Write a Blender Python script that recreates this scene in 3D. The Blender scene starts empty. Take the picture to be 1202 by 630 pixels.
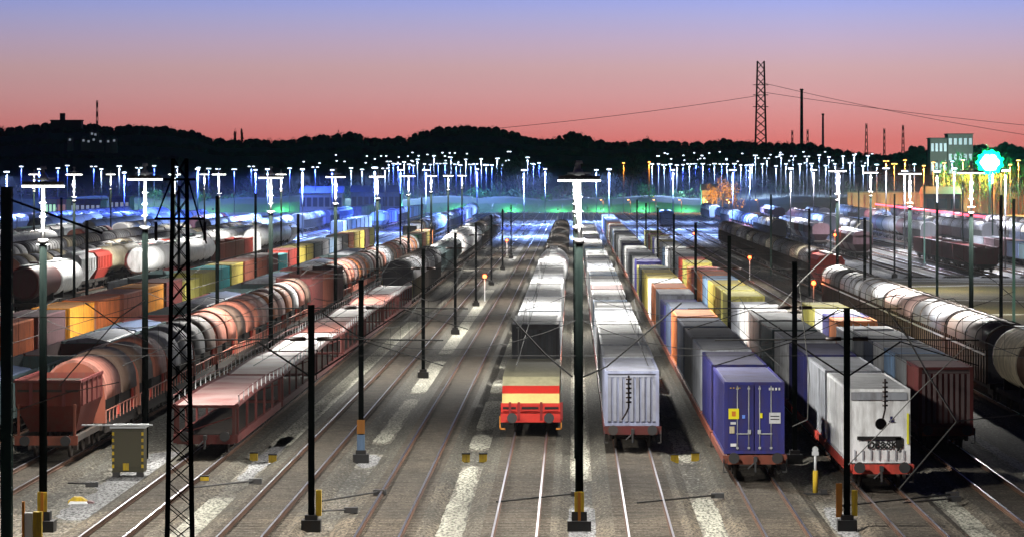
import bpy, math, random
from mathutils import Vector
PI = math.pi
rnd = random.Random(7)
C = bpy.context.scene.collection
F = 4507.0            # focal length in photo pixels (1202 wide)
CAMH = 12.4
def gx(px, d): return (px - 672.0) * d / F          # lateral metres of a photo column at a distance
def gz(py, d): return CAMH - (py - 205.0) * d / F   # height of a photo row at a distance
def gd(py, z=0.0): return F * (CAMH - z) / (py - 205.0)

# ------------------------------------------------------------------ camera, world, exposure
cam = bpy.data.cameras.new('camera'); camo = bpy.data.objects.new('camera', cam); C.objects.link(camo)
camo.location = (0, 0, CAMH); camo.rotation_euler = (PI/2, 0, 0)
cam.sensor_width = 36; cam.lens = 36*F/1202.0
cam.shift_x = (601-672)/1202.0; cam.shift_y = -(315-205)/1202.0
cam.clip_start = 1; cam.clip_end = 30000
sc = bpy.context.scene; sc.camera = camo
sc.view_settings.view_transform = 'Standard'; sc.view_settings.look = 'None'
sc.view_settings.exposure = 0; sc.view_settings.gamma = 1
sc.cycles.max_bounces = 4; sc.cycles.diffuse_bounces = 2; sc.cycles.glossy_bounces = 2
sc.cycles.transparent_max_bounces = 4
sc.cycles.caustics_reflective = False; sc.cycles.caustics_refractive = False
sc.cycles.use_light_tree = True
sc.cycles.sample_clamp_indirect = 4

w = bpy.data.worlds.new('World'); sc.world = w; w.use_nodes = True
nt = w.node_tree; nt.nodes.clear()
out = nt.nodes.new('ShaderNodeOutputWorld'); bg = nt.nodes.new('ShaderNodeBackground')
tc = nt.nodes.new('ShaderNodeTexCoord'); sp = nt.nodes.new('ShaderNodeSeparateXYZ')
mr = nt.nodes.new('ShaderNodeMapRange'); cr = nt.nodes.new('ShaderNodeValToRGB')
nt.links.new(tc.outputs['Generated'], sp.inputs[0])
pw = nt.nodes.new('ShaderNodeMath'); pw.operation = 'POWER'; pw.inputs[1].default_value = 0.5
nt.links.new(sp.outputs['Z'], mr.inputs['Value'])
mr.inputs['From Min'].default_value = 0.0; mr.inputs['From Max'].default_value = 1.0
nt.links.new(mr.outputs[0], pw.inputs[0]); nt.links.new(pw.outputs[0], cr.inputs[0])
def lin(c): return tuple(((v/255)/12.92 if v/255 <= .04045 else ((v/255+.055)/1.055)**2.4) for v in c)
SKY = [(205, (218, 108, 104)), (165, (221, 123, 119)), (140, (222, 143, 141)), (110, (219, 162, 163)), (80, (212, 172, 176)),
       (50, (198, 175, 199)), (20, (178, 175, 219)), (0, (162, 171, 232)), (-90, (104, 118, 184)), (-400, (40, 52, 100)), (-2500, (15, 22, 52))]
els = cr.color_ramp.elements
while len(els) > 1: els.remove(els[0])
for i, (py, c) in enumerate(SKY):
    e = math.sin(math.atan((205-py)/F)); p = math.sqrt(max(e, 0))
    el = els[0] if i == 0 else els.new(p)
    el.position = p; el.color = (*lin(c), 1)
bg.inputs['Strength'].default_value = 1.0
# the afterglow is strongest towards one azimuth (right of centre) and fades smoothly all the way round
az = nt.nodes.new('ShaderNodeMath'); az.operation = 'ARCTAN2'; nt.links.new(sp.outputs['X'], az.inputs[0]); nt.links.new(sp.outputs['Y'], az.inputs[1])
sb = nt.nodes.new('ShaderNodeMath'); sb.operation = 'SUBTRACT'; sb.inputs[1].default_value = math.radians(3.5); nt.links.new(az.outputs[0], sb.inputs[0])
ab = nt.nodes.new('ShaderNodeMath'); ab.operation = 'ABSOLUTE'; nt.links.new(sb.outputs[0], ab.inputs[0])
m1 = nt.nodes.new('ShaderNodeMapRange'); m1.inputs['From Max'].default_value = math.radians(16); m1.inputs['To Min'].default_value = 1.14; m1.inputs['To Max'].default_value = .78
m2 = nt.nodes.new('ShaderNodeMapRange'); m2.inputs['From Min'].default_value = math.radians(10); m2.inputs['From Max'].default_value = PI; m2.inputs['To Min'].default_value = 1; m2.inputs['To Max'].default_value = .22
for q in (m1, m2): nt.links.new(ab.outputs[0], q.inputs['Value'])
m3 = nt.nodes.new('ShaderNodeMath'); m3.operation = 'MULTIPLY'; nt.links.new(m1.outputs[0], m3.inputs[0]); nt.links.new(m2.outputs[0], m3.inputs[1])
nt.links.new(m3.outputs[0], bg.inputs['Strength'])
nt.links.new(cr.outputs[0], bg.inputs[0]); nt.links.new(bg.outputs[0], out.inputs[0])

# ------------------------------------------------------------------ helpers
class MB:
    def __init__(s): s.v = []; s.f = []; s.sm = []
    def face(s, pts, sm=False):
        n = len(s.v); s.v += [tuple(p) for p in pts]; s.f.append(tuple(range(n, n+len(pts)))); s.sm.append(sm); return s
    def box(s, x, y, z, sx, sy, sz):     # centre and full sizes
        n = len(s.v); a, b, c = sx/2, sy/2, sz/2
        s.v += [(x+i*a, y+j*b, z+k*c) for k in (-1, 1) for j in (-1, 1) for i in (-1, 1)]
        for q in ((0,2,3,1), (4,5,7,6), (0,1,5,4), (2,6,7,3), (0,4,6,2), (1,3,7,5)):
            s.f.append(tuple(n+i for i in q)); s.sm.append(False)
        return s
    def bb(s, x0, x1, y0, y1, z0, z1): return s.box((x0+x1)/2, (y0+y1)/2, (z0+z1)/2, x1-x0, y1-y0, z1-z0)
    def cyl(s, p0, p1, r, n=8, r2=None, cap=True):
        r2 = r if r2 is None else r2
        p0 = Vector(p0); p1 = Vector(p1); d = (p1-p0).normalized()
        u = d.cross(Vector((0, 0, 1)))
        if u.length < 1e-3: u = Vector((1, 0, 0))
        u.normalize(); w_ = d.cross(u); k = len(s.v)
        for p, rr in ((p0, r), (p1, r2)):
            for i in range(n):
                a = 2*PI*i/n; s.v.append(tuple(p + (u*math.cos(a)+w_*math.sin(a))*rr))
        for i in range(n):
            j = (i+1) % n; s.f.append((k+i, k+j, k+n+j, k+n+i)); s.sm.append(n > 6)
        if cap:
            s.f.append(tuple(k+i for i in reversed(range(n)))); s.f.append(tuple(k+n+i for i in range(n))); s.sm += [False, False]
        return s
    def prism(s, prof, y0, y1, cap=True, sm=False):   # closed xz profile swept along y
        n = len(prof); k = len(s.v)
        s.v += [(x, y0, z) for x, z in prof] + [(x, y1, z) for x, z in prof]
        for i in range(n):
            j = (i+1) % n; s.f.append((k+i, k+j, k+n+j, k+n+i)); s.sm.append(sm)
        if cap: s.f.append(tuple(k+i for i in reversed(range(n)))); s.f.append(tuple(k+n+i for i in range(n))); s.sm += [False, False]
        return s
    def mesh(s, name):
        m = bpy.data.meshes.new(name); m.from_pydata(s.v, [], s.f)
        m.polygons.foreach_set('use_smooth', s.sm); m.update(); return m
CACHE = {}
def part(name, key, fn, mat, parent=None, loc=(0, 0, 0), rz=0.0, label=None, kind=None):
    k = (key, mat.name) if key else None
    me = CACHE.get(k) if k else None
    if me is None:
        mb = fn(); me = mb.mesh(name); me.materials.append(mat)
        if k: CACHE[k] = me
    o = bpy.data.objects.new(name, me); C.objects.link(o); o.location = loc; o.rotation_euler = (0, 0, rz)
    if parent: o.parent = parent
    if label: o['label'] = label
    if kind: o['kind'] = kind
    return o
def thing(name, label, cat, loc=(0, 0, 0), group=None, rz=0.0):
    o = bpy.data.objects.new(name, None); C.objects.link(o); o.empty_display_size = .5
    o.location = loc; o.rotation_euler = (0, 0, rz); o['label'] = label; o['category'] = cat
    if group: o['group'] = group
    return o
def tag(o, label, cat, group=None):
    o['label'] = label; o['category'] = cat
    if group: o['group'] = group
    return o
U = ['', 'first', 'second', 'third', 'fourth', 'fifth', 'sixth', 'seventh', 'eighth', 'ninth', 'tenth', 'eleventh', 'twelfth', 'thirteenth',
     'fourteenth', 'fifteenth', 'sixteenth', 'seventeenth', 'eighteenth', 'nineteenth']
T = {2: 'twent', 3: 'thirt', 4: 'fort', 5: 'fift', 6: 'sixt', 7: 'sevent', 8: 'eight', 9: 'ninet'}
def ordn(n):
    if n < 20: return U[n]
    if n % 10 == 0: return T[n//10] + 'ieth'
    return T[n//10] + 'y-' + U[n % 10]

# ------------------------------------------------------------------ materials
MATS = {}
def paint(name, rgb, rough=.55, dirt=.35, metal=0.0, scale=1.2, dirtc=(.07, .055, .045), bump=0.0, streak=True):
    if name in MATS: return MATS[name]
    m = bpy.data.materials.new(name); m.use_nodes = True; n = m.node_tree; b = n.nodes['Principled BSDF']; MATS[name] = m
    if metal == 0: b.inputs['Specular IOR Level'].default_value = .28; rough = min(1, rough+.1)
    b.inputs['Roughness'].default_value = rough; b.inputs['Metallic'].default_value = metal
    if dirt <= 0:
        b.inputs['Base Color'].default_value = (*rgb, 1); return m
    tcn = n.nodes.new('ShaderNodeTexCoord'); oi = n.nodes.new('ShaderNodeObjectInfo')
    ad = n.nodes.new('ShaderNodeVectorMath'); ad.operation = 'ADD'
    mu = n.nodes.new('ShaderNodeMath'); mu.operation = 'MULTIPLY'; mu.inputs[1].default_value = 57.0
    n.links.new(oi.outputs['Random'], mu.inputs[0]); n.links.new(tcn.outputs['Object'], ad.inputs[0]); n.links.new(mu.outputs[0], ad.inputs[1])
    mp = n.nodes.new('ShaderNodeMapping'); mp.inputs['Scale'].default_value = (scale*2.2, scale*2.2, scale*.5) if streak else (scale,)*3
    n.links.new(ad.outputs[0], mp.inputs[0])
    no = n.nodes.new('ShaderNodeTexNoise'); no.inputs['Scale'].default_value = 1.0; no.inputs['Detail'].default_value = 5; no.inputs['Roughness'].default_value = .65
    n.links.new(mp.outputs[0], no.inputs['Vector'])
    rp = n.nodes.new('ShaderNodeMapRange'); rp.inputs['From Min'].default_value = .42; rp.inputs['From Max'].default_value = .72; rp.inputs['To Max'].default_value = dirt
    n.links.new(no.outputs['Fac'], rp.inputs['Value'])
    mx = n.nodes.new('ShaderNodeMix'); mx.data_type = 'RGBA'; mx.inputs['A'].default_value = (*rgb, 1); mx.inputs['B'].default_value = (*dirtc, 1)
    n.links.new(rp.outputs[0], mx.inputs['Factor'])
    # slight brightness change from one object to the next
    hv = n.nodes.new('ShaderNodeHueSaturation'); mv = n.nodes.new('ShaderNodeMapRange')
    mv.inputs['To Min'].default_value = .8; mv.inputs['To Max'].default_value = 1.18
    n.links.new(oi.outputs['Random'], mv.inputs['Value']); n.links.new(mv.outputs[0], hv.inputs['Value'])
    n.links.new(mx.outputs['Result'], hv.inputs['Color']); n.links.new(hv.outputs[0], b.inputs['Base Color'])
    if bump:
        bp = n.nodes.new('ShaderNodeBump'); bp.inputs['Strength'].default_value = bump; bp.inputs['Distance'].default_value = .05
        n.links.new(no.outputs['Fac'], bp.inputs['Height']); n.links.new(bp.outputs[0], b.inputs['Normal'])
    return m
def emit(name, rgb, s):
    if name in MATS: return MATS[name]
    m = bpy.data.materials.new(name); m.use_nodes = True; b = m.node_tree.nodes['Principled BSDF']; MATS[name] = m
    b.inputs['Base Color'].default_value = (*rgb, 1); b.inputs['Emission Color'].default_value = (*rgb, 1); b.inputs['Emission Strength'].default_value = s
    return m
M_steel = paint('dark_steel', (.035, .036, .038), .6, .4, .3, dirtc=(.06, .035, .02))
M_under = paint('underframe_grime', (.03, .026, .023), .8, .5, 0, dirtc=(.07, .04, .025))
M_wheel = paint('wheel_steel', (.10, .08, .07), .5, .5, .6)
M_rail = paint('rail_steel', (.42, .42, .47), .34, .2, 1.0, scale=.6)
M_railside = paint('rail_rust', (.10, .05, .03), .8, .4)
M_sleeper = paint('sleeper_wood', (.045, .036, .028), .9, .8, 0, 1.2, (.13, .105, .08), streak=False)
M_mast = paint('mast_dark_green', (.002, .0032, .003), .6, .2, 0, dirtc=(.012,.015,.013))
M_mast.node_tree.nodes['Principled BSDF'].inputs['Specular IOR Level'].default_value = 0
M_mastgreen = paint('mast_green', (.012, .07, .045), .5, .3, .1)
M_galv = paint('galvanised', (.5, .52, .53), .5, .15, .2)
M_farpole = paint('far_pole_grey', (.06, .062, .07), .7, 0)
M_wire = paint('wire_dark', (.012, .012, .012), .8, 0, 0)
M_wirep = paint('wire_pale', (.16, .16, .15), .7, 0, 0)
M_insul = paint('insulator_brown', (.03, .02, .018), .3, 0)
M_yellow = paint('warning_yellow', (.50, .34, .02), .6, .6, 0, 4)
M_orange = paint('marker_orange', (.42, .16, .02), .5, .3)
M_white = paint('white_paint', (.72, .73, .75), .5, .2)
M_black = paint('black_paint', (.01, .01, .01), .6, 0)
M_red = paint('signal_red_paint', (.52, .03, .02), .4, .15)
M_cream = paint('cream_paint', (.62, .46, .17), .5, .2)
M_lampw = emit('lamp_white', (1, .98, .93), 14)
M_lampb = emit('lamp_blue_white', (.72, .83, 1), 5)
M_lampo = emit('lamp_orange', (1, .42, .10), 6)
M_sigr = emit('signal_red', (1, .12, .03), 8)
M_window = emit('lit_window', (.75, .85, 1), .25)
M_windowg = emit('lit_window_green', (.45, .8, .35), 1.0)
M_windowo = emit('lit_window_orange', (1, .45, .12), .15)
M_glass = paint('dark_glass', (.02, .02, .03), .1, 0)
COL = {   # real paint colours
 'white': (.70, .71, .72), 'light grey': (.34, .36, .40), 'grey': (.13, .14, .15), 'dark grey': (.045, .08, .085), 'navy blue': (.012, .015, .10),
 'violet blue': (.028, .030, .19), 'blue': (.03, .08, .32), 'light blue': (.20, .32, .50), 'orange': (.62, .20, .06), 'bright orange': (.80, .33, .03), 'red': (.45, .05, .035),
 'yellow': (.62, .50, .10), 'olive yellow': (.40, .37, .09), 'turquoise': (.03, .48, .52), 'maroon': (.10, .018, .018), 'rust brown': (.22, .06, .035), 'purple brown': (.13, .07, .08),
 'pink': (.50, .19, .14), 'salmon': (.50, .16, .10), 'burnt orange': (.72, .19, .05), 'lavender grey': (.20, .22, .31), 'brown': (.13, .075, .05), 'green': (.06, .22, .11), 'tan': (.24, .17, .11), 'slate blue': (.07, .10, .17), 'cream': (.66, .58, .40), 'pale pink': (.42, .26, .24)}
def cm(c): return paint('paint_' + c.replace(' ', '_'), COL[c], .5, .55, dirtc=(.06, .035, .022))
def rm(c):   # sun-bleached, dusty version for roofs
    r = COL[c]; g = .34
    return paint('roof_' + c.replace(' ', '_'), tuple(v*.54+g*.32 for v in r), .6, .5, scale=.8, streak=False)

# ground materials (object coordinates = metres)
def ground_mat(name, base, base2, stone, patches=True):
    m = bpy.data.materials.new(name); m.use_nodes = True; n = m.node_tree; b = n.nodes['Principled BSDF']
    b.inputs['Roughness'].default_value = .92; b.inputs['Specular IOR Level'].default_value = .2
    geo = n.nodes.new('ShaderNodeNewGeometry')
    def noise(sx, sy, det, r=.6):
        mp = n.nodes.new('ShaderNodeMapping'); mp.inputs['Scale'].default_value = (sx, sy, 1); n.links.new(geo.outputs['Position'], mp.inputs[0])
        no = n.nodes.new('ShaderNodeTexNoise'); no.inputs['Scale'].default_value = 1; no.inputs['Detail'].default_value = det; no.inputs['Roughness'].default_value = r
        n.links.new(mp.outputs[0], no.inputs[0]); return no
    def mixc(fac, a, b_, lo=.4, hi=.65):
        mr_ = n.nodes.new('ShaderNodeMapRange'); mr_.inputs['From Min'].default_value = lo; mr_.inputs['From Max'].default_value = hi
        n.links.new(fac, mr_.inputs['Value'])
        mx = n.nodes.new('ShaderNodeMix'); mx.data_type = 'RGBA'; n.links.new(mr_.outputs[0], mx.inputs['Factor'])
        for k, v in (('A', a), ('B', b_)):
            if isinstance(v, tuple): mx.inputs[k].default_value = (*v, 1)
            else: n.links.new(v, mx.inputs[k])
        return mx.outputs['Result']
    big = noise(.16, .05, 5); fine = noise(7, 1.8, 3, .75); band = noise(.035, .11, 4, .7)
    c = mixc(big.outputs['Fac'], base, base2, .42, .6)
    shade_dk = (base[0]*.22, base[1]*.24, base[2]*.26)
    c = mixc(band.outputs['Fac'], c, shade_dk, .5, .66) if patches else c  # dark cross bands: shade between the lamp pools painted into the gravel
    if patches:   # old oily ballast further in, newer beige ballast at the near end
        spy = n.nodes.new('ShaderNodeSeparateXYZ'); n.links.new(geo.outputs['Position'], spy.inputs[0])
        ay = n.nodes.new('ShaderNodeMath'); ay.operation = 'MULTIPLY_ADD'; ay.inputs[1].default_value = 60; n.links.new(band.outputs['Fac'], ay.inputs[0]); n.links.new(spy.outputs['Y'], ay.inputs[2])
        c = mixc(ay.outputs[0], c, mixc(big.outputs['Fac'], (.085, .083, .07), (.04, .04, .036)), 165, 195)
    c2 = mixc(fine.outputs['Fac'], c, stone, .52, .85)
    n3 = noise(9, 2.2, 2, .8); c3 = mixc(n3.outputs['Fac'], (base[0]*.2, base[1]*.2, base[2]*.2), c2, .40, .55)
    n.links.new(c3, b.inputs['Base Color'])
    bp = n.nodes.new('ShaderNodeBump'); bp.inputs['Strength'].default_value = .6; bp.inputs['Distance'].default_value = .08
    n.links.new(fine.outputs['Fac'], bp.inputs['Height']); n.links.new(bp.outputs[0], b.inputs['Normal'])
    return m
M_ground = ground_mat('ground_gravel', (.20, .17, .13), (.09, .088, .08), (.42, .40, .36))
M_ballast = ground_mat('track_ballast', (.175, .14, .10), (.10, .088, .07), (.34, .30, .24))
M_path = ground_mat('path_sand', (.46, .45, .37), (.25, .24, .20), (.55, .54, .47), False)
M_pathg = ground_mat('path_grey', (.33, .33, .33), (.16, .16, .165), (.48, .48, .48), False)
M_pathe = ground_mat('path_edge_gravel', (.24, .22, .18), (.12, .115, .10), (.34, .32, .27), False)
M_field = ground_mat('dry_grass_field', (.085, .066, .02), (.05, .048, .014), (.12, .09, .035), False)
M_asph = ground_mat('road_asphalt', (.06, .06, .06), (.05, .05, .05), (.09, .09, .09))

# ------------------------------------------------------------------ ground and tracks
def sheet(name, x0, x1, y0, y1, z, m):
    return part(name, None, lambda: MB().face([(x0, y0, z), (x1, y0, z), (x1, y1, z), (x0, y1, z)]), m, kind='structure')
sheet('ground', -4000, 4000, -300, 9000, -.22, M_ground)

TRACKS = [(-22.5, 60, 1250), (-15.96, 60, 1250), (-11.3, 60, 1250), (-6.64, 60, 1250), (-1.98, 60, 1250), (2.68, 60, 1250), (7.34, 60, 1250), (12.0, 60, 1250), (16.66, 60, 1250),
          (21.32, 350, 1200), (23.7, 60, 345), (26.8, 360, 1150), (-27.2, 100, 1250), (-32.7, 120, 1250), (-38.0, 160, 1200), (-43.1, 180, 1200)]
LEFT = [-48.0 - 4.66*k for k in range(16)]
for x in LEFT: TRACKS.append((x, max(200, -x*6.2), 1150))
RIGHT = [33.0, 37.7, 42.4, 47.1, 51.8, 56.5, 61.2, 66, 70.7, 75.4, 80.1, 84.8]
for x in RIGHT: TRACKS.append((x, 640 if x < 42 else 470, 1150))
def bed_mb(y0, y1):
    L = y1-y0
    return MB().prism([(-2.1, -.3), (2.1, -.3), (1.5, -.03), (-1.5, -.03)], 0, L)
def sleepers_mb(L):
    b = MB(); k = 0; y = .3
    while y < L: b.box(0, y, -.065, 2.4, .24, .09); y += .63
    return b
def rail_mb(L):
    return MB().bb(-.036, .036, 0, L, .02, .16)
for i, (x, y0, y1) in enumerate(TRACKS):
    t = bpy.data.objects.new('railway_track', None); C.objects.link(t); t.location = (x, y0, 0); t['kind'] = 'structure'
    L = y1-y0
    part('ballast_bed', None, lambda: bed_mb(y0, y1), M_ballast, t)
    part('sleepers', 'slp%d' % L, lambda: sleepers_mb(min(L, 560)), M_sleeper, t, kind='stuff')
    for s in (-.753, .753):
        part('rail', 'railfoot%d' % L, lambda: MB().bb(-.07, .07, 0, L, 0, .03).bb(-.014, .014, 0, L, .03, .125).bb(-.037, .037, 0, L, .122, .155), M_railside, t, (s, 0, 0))
        part('rail_head', 'rail%d' % L, lambda: MB().bb(-.034, .034, 0, L, .150, .162), M_rail, t, (s, 0, 0))

def ragged(name, xc, y0, y1, wd, m, z, seed):
    r = random.Random(seed); b = MB(); y = y0; L = []; R = []; la = ra = 0.0
    while y < y1+.01:
        e = min(1, .25+(y-y0)/2.5, .25+(y1-y)/2.5); la = la*.8+r.uniform(-.16, .13); ra = ra*.8+r.uniform(-.16, .13)
        L.append((xc - wd/2*(1+la)*e, y, z)); R.append((xc + wd/2*(1+ra)*e, y, z)); y += .55
    for k in range(len(L)-1): b.face([L[k], R[k], R[k+1], L[k+1]])
    return part(name, None, lambda: b, m, kind='structure')
# pale walkways between the tracks (broken up, worn)
sd = 1
WALKS = [(-4.32, 122, 166, .85, 'p'), (-4.32, 176, 186, 1.2, 'p'), (-4.32, 190, 214, 1.3, 'p'), (-4.32, 222, 236, 1.4, 'p'), (-4.32, 250, 300, 1.4, 'p'), (-4.32, 312, 350, 1, 'p'), (-4.32, 372, 470, 1, 'p'),
         (5.02, 121, 150, .95, 'p'), (5.02, 168, 190, .8, 'p'), (5.02, 200, 330, .8, 'g'), (14.33, 121, 152, .95, 'p'), (9.67, 118, 146, .8, 'g'), (-8.97, 165, 173, .9, 'g'), (-8.97, 180, 216, .8, 'p'), (-8.97, 222, 260, 1.2, 'p'),
         (-8.97, 270, 420, 1.3, 'p'), (-13.6, 115, 150, 1.5, 'p'), (-13.63, 158, 185, .8, 'g'), (-13.63, 178, 330, 1.5, 'p'), (.35, 130, 146, 1.3, 'g'), (.35, 158, 330, .7, 'p'), (19.3, 150, 190, .55, 'g'), (19.4, 192, 330, .8, 'g'),
         (-4.32, 640, 800, 1.6, 'g'), (-8.97, 560, 900, 1.3, 'g'), (5.02, 600, 850, 1.5, 'g'), (.35, 650, 900, 1.4, 'g'), (-18.2, 140, 175, 2.0, 'g'), (25.9, 240, 420, 1.4, 'g'), (-4.32, 860, 1100, 1.6, 'g'), (25.5, 560, 900, 2, 'g'), (14.3, 560, 860, 1.6, 'g')]
for x, a, b_, wd, k in WALKS:
    sd += 1; ragged('path', x, a-.8, b_+.8, wd*1.6, M_pathe, -.2, sd+500); ragged('path', x, a, b_, wd, M_path if k == 'p' else M_pathg, -.185, sd)
# right-hand dry field with worn paths, crossing road in front of the bushes
sheet('grass_field', 31, 110, 180, 468, -.21, M_field)
for y, wd in ((345, 2.5), (392, 3), (438, 4), (452, 3)):
    b = MB(); r = random.Random(y); pts = []
    for k in range(24): pts.append((31+k*2.9, y + 6*math.sin(k*.5+y) + r.uniform(-.6, .6) - k*.8))
    for k in range(23):
        (xa, ya), (xb, yb) = pts[k], pts[k+1]
        b.face([(xa, ya-wd/2, -.2), (xb, yb-wd/2, -.2), (xb, yb+wd/2, -.2), (xa, ya+wd/2, -.2)])
    part('path', None, lambda: b, M_pathg if wd > 3.5 else M_path, kind='structure')
sheet('road', -500, 700, 1262, 1272, -.14, M_asph)
sheet('pavement', -500, 700, 1256, 1262, -.07, M_pathg)

# ------------------------------------------------------------------ lamps and masts
def point(o, loc, power, rgb, size=.3, down=0):
    l = bpy.data.lights.new('lamp_light', 'SPOT' if down else 'POINT')
    if down: l.spot_size = math.radians(down); l.spot_blend = .55
    l.energy = power; l.color = rgb; l.shadow_soft_size = size
    lo = bpy.data.objects.new('lamp_light', l); C.objects.link(lo); lo.parent = o; lo.location = loc
    l.use_shadow = True
    return lo
def ring_mb(r, z0, z1, n=24, hole=0.25):
    b = MB()
    for i in range(n):
        a0, a1 = 2*PI*i/n, 2*PI*(i+1)/n
        def P(rr, a, z): return (rr*math.cos(a), rr*math.sin(a), z)
        b.face([P(r, a0, z0), P(r, a1, z0), P(r, a1, z1), P(r, a0, z1)]); b.face([P(hole, a0, z1), P(r, a0, z1), P(r, a1, z1), P(hole, a1, z1)])
        b.face([P(hole, a1, z0), P(r, a1, z0), P(r, a0, z0), P(hole, a0, z0)]); b.face([P(hole, a1, z0), P(hole, a0, z0), P(hole, a0, z1), P(hole, a1, z1)])
    return b
def lamp_mast(x, y, label, h=12.2, hl=10.0, power=19000, rgb=(1, .97, .9), lamp=None, rr=.74, base=True, group='floodlight masts standing in rows between the tracks', rl=.145):
    if 230 < y < 600: power *= 1.5      # brighter lamps over the middle of the yard
    lamp = lamp or M_lampw
    t = thing('floodlight_mast', label, 'floodlight mast', (x, y, 0), group)
    part('lower_pole', 'lp%.1f%.2f' % (hl, rl), lambda: MB().cyl((0, 0, 0), (0, 0, hl), rl, 12, rl*.9), M_mast, t)
    part('upper_pole', 'up%.1f%.1f' % (hl, h), lambda: MB().cyl((0, 0, hl), (0, 0, h+.2), .075, 10, .055), M_galv, t)
    part('collar', 'co%.1f' % hl, lambda: MB().cyl((0, 0, hl-.05), (0, 0, hl+.12), rl*1.25, 12), M_steel, t)
    if y < 600:
        for k in range(3):
            part('rung', 'rung', lambda: MB().bb(-.13, .13, -.01, .01, -.008, .008), M_galv, t, (0, -.1, h - .6 - k*.5))
        part('rung', 'rung2', lambda: MB().bb(-.22, .22, -.02, .02, -.01, .01), M_galv, t, (0, -.1, h - .5 - 4*.42 + .1))
    part('lamp_ring', 'ring%.2f' % rr, lambda: ring_mb(rr, .06, .2), M_steel, t, (0, 0, h-.05))
    part('reflector', 'refl%.2f' % rr, lambda: ring_mb(rr*1.02, 0, .058), lamp, t, (0, 0, h-.05))
    part('lamp_hood', 'hood', lambda: MB().cyl((0, 0, .2), (0, 0, .42), .2, 12, .1).bb(-.42, .42, -.04, .04, .24, .3).cyl((0, 0, .4), (0, 0, .62), .06, 8, .05).cyl((0, 0, .6), (0, 0, .72), .13, 10, .1), M_galv, t, (0, 0, h-.02))
    if base:
        part('base_plinth', 'plinth', lambda: MB().bb(-.42, .42, -.42, .42, -.22, .18).bb(-.27, .27, -.27, .27, .18, .5), M_steel, t)
        part('warning_band', 'wband', lambda: MB().bb(-.17, .17, -.26, -.2, .5, 1.2), M_yellow, t)
        part('warning_band', 'wband2', lambda: MB().bb(-.05, .05, -.30, -.262, .1, 1.2), M_orange, t)
    # the ring of floodlights: light below the reflector, in front and behind the pole
    point(t, (0, -.9, h-.42), power*.6, rgb, .25, 172); 
    if power > 0: point(t, (0, .9, h-.42), power*.4, rgb, .25, 172)
    return t
ROWS = [136, 168, 238, 303, 368, 438, 508, 578, 650]
for i, y in enumerate(ROWS):
    lamp_mast(.22 if i else .24, y, 'floodlight mast, %s back in the centre row beside the light curtain wagons' % ('nearest and largest' if i == 0 else ordn(i+1)), base=(i == 0))
    lamp_mast(-18.75 + (.05 if i else 0), y, 'floodlight mast, %s from the front in the left row beside the hooded wagons' % ordn(i+1), base=(i == 0), h=12.0 if i == 0 else 12.2)
for i, (px, y, h) in enumerate(((1068, 276, 12.45), (983, 352, 12.7), (1140, 234, 12.5), (1022, 420, 12.6))):
    lamp_mast(gx(px, y), y, ['floodlight mast beside the long arched roof wagons, right of centre', 'floodlight mast beside the red hopper wagon', 'floodlight mast nearest the right edge below the green glow',
              'slim floodlight mast at the start of the brown field'][i], h=h, base=False, rr=.8, power=42000)
for i, (px, y) in enumerate(((87, 356), (257, 420), (205, 480), (330, 560), (240, 640), (40, 560), (130, 640))):
    lamp_mast(gx(px, y), y, 'floodlight mast %s among the wagons left of the orange containers' % ['nearest', 'second', 'third', 'fourth', 'sixth', 'left-hand', 'seventh'][i], h=12.4, hl=9.9, base=False, rl=.13)
# bluish and white floodlight masts further down the yard
def tee_mb(wd): return MB().bb(-wd/2, wd/2, -.07, .07, -.07, .07)
NF = [0]
def far_mast(px, py, d, rgb, lamp, label, power=60000, wd=2.6, group='distant floodlight masts', pr=.14):
    z = gz(py, d); x = gx(px, d); wd *= rnd.choice((.4, .45, .55, .8)); pr = rnd.choice((.10, .13))
    t = thing('yard_lamp', label, 'lamp mast', (x, d, 0), group)
    part('pole', 'fp%d%.2f' % (round(z), pr), lambda: MB().cyl((0, 0, 0), (0, 0, round(z)), pr, 8, pr*.8), M_farpole, t)
    part('crossbar', 'tee%.2f' % wd, lambda: tee_mb(wd), M_farpole, t, (0, 0, z))
    for s in (-1, 1):
        part('lamp_head', 'fh', lambda: MB().bb(-.38, .38, -.35, .2, -.3, -.08), lamp, t, (s*(wd/2-.3), -.1, z))
    point(t, (0, -.8, z-.8), power, rgb, .25, 176)
    NF[0] += 1
BLUE = (.07, .14, 1.0); LBLUE = (.26, .42, 1.0); BW = (.45, .62, 1.0); ORA = (1, .30, .035); GRN = (.1, 1, .5)
# middle masts, 650 to 1000 m, light the blue part of the yard
for i, (px, py, d) in enumerate(((440, 196, 700), (500, 199, 820), (560, 198, 900), (615, 199, 780), (715, 198, 760), (790, 199, 880), (860, 199, 800), (928, 197, 720), (955, 199, 900), (390, 199, 860), (355, 198, 760),
                                 (314, 198, 800), (300, 199, 960), (232, 198, 900), (146, 202, 850), (8, 201, 780), (46, 198, 960), (700, 199, 1020), (640, 198, 960), (880, 200, 1010), (470, 199, 980), (1040, 197, 860), (1120, 197, 760), (1100, 200, 560), (1180, 199, 500), (1062, 200, 640), (1165, 198, 660), (985, 199, 600))):
    far_mast(px, py, d, (BLUE if (d > 830 and px < 640) else LBLUE) if px < 900 else (.85, .88, 1), M_lampb, '%s floodlight mast with blue white heads, counted leftward and right over the middle yard' % ordn(i+1).capitalize() if False else
             'floodlight mast over the %s middle yard, %s' % ('left' if px < 400 else 'central' if px < 750 else 'right', 'tall and nearer' if d < 830 else 'smaller and farther'),
             power=330000 if px < 900 else 80000, wd=1.7, group='blue white floodlight masts over the middle yard')
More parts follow.
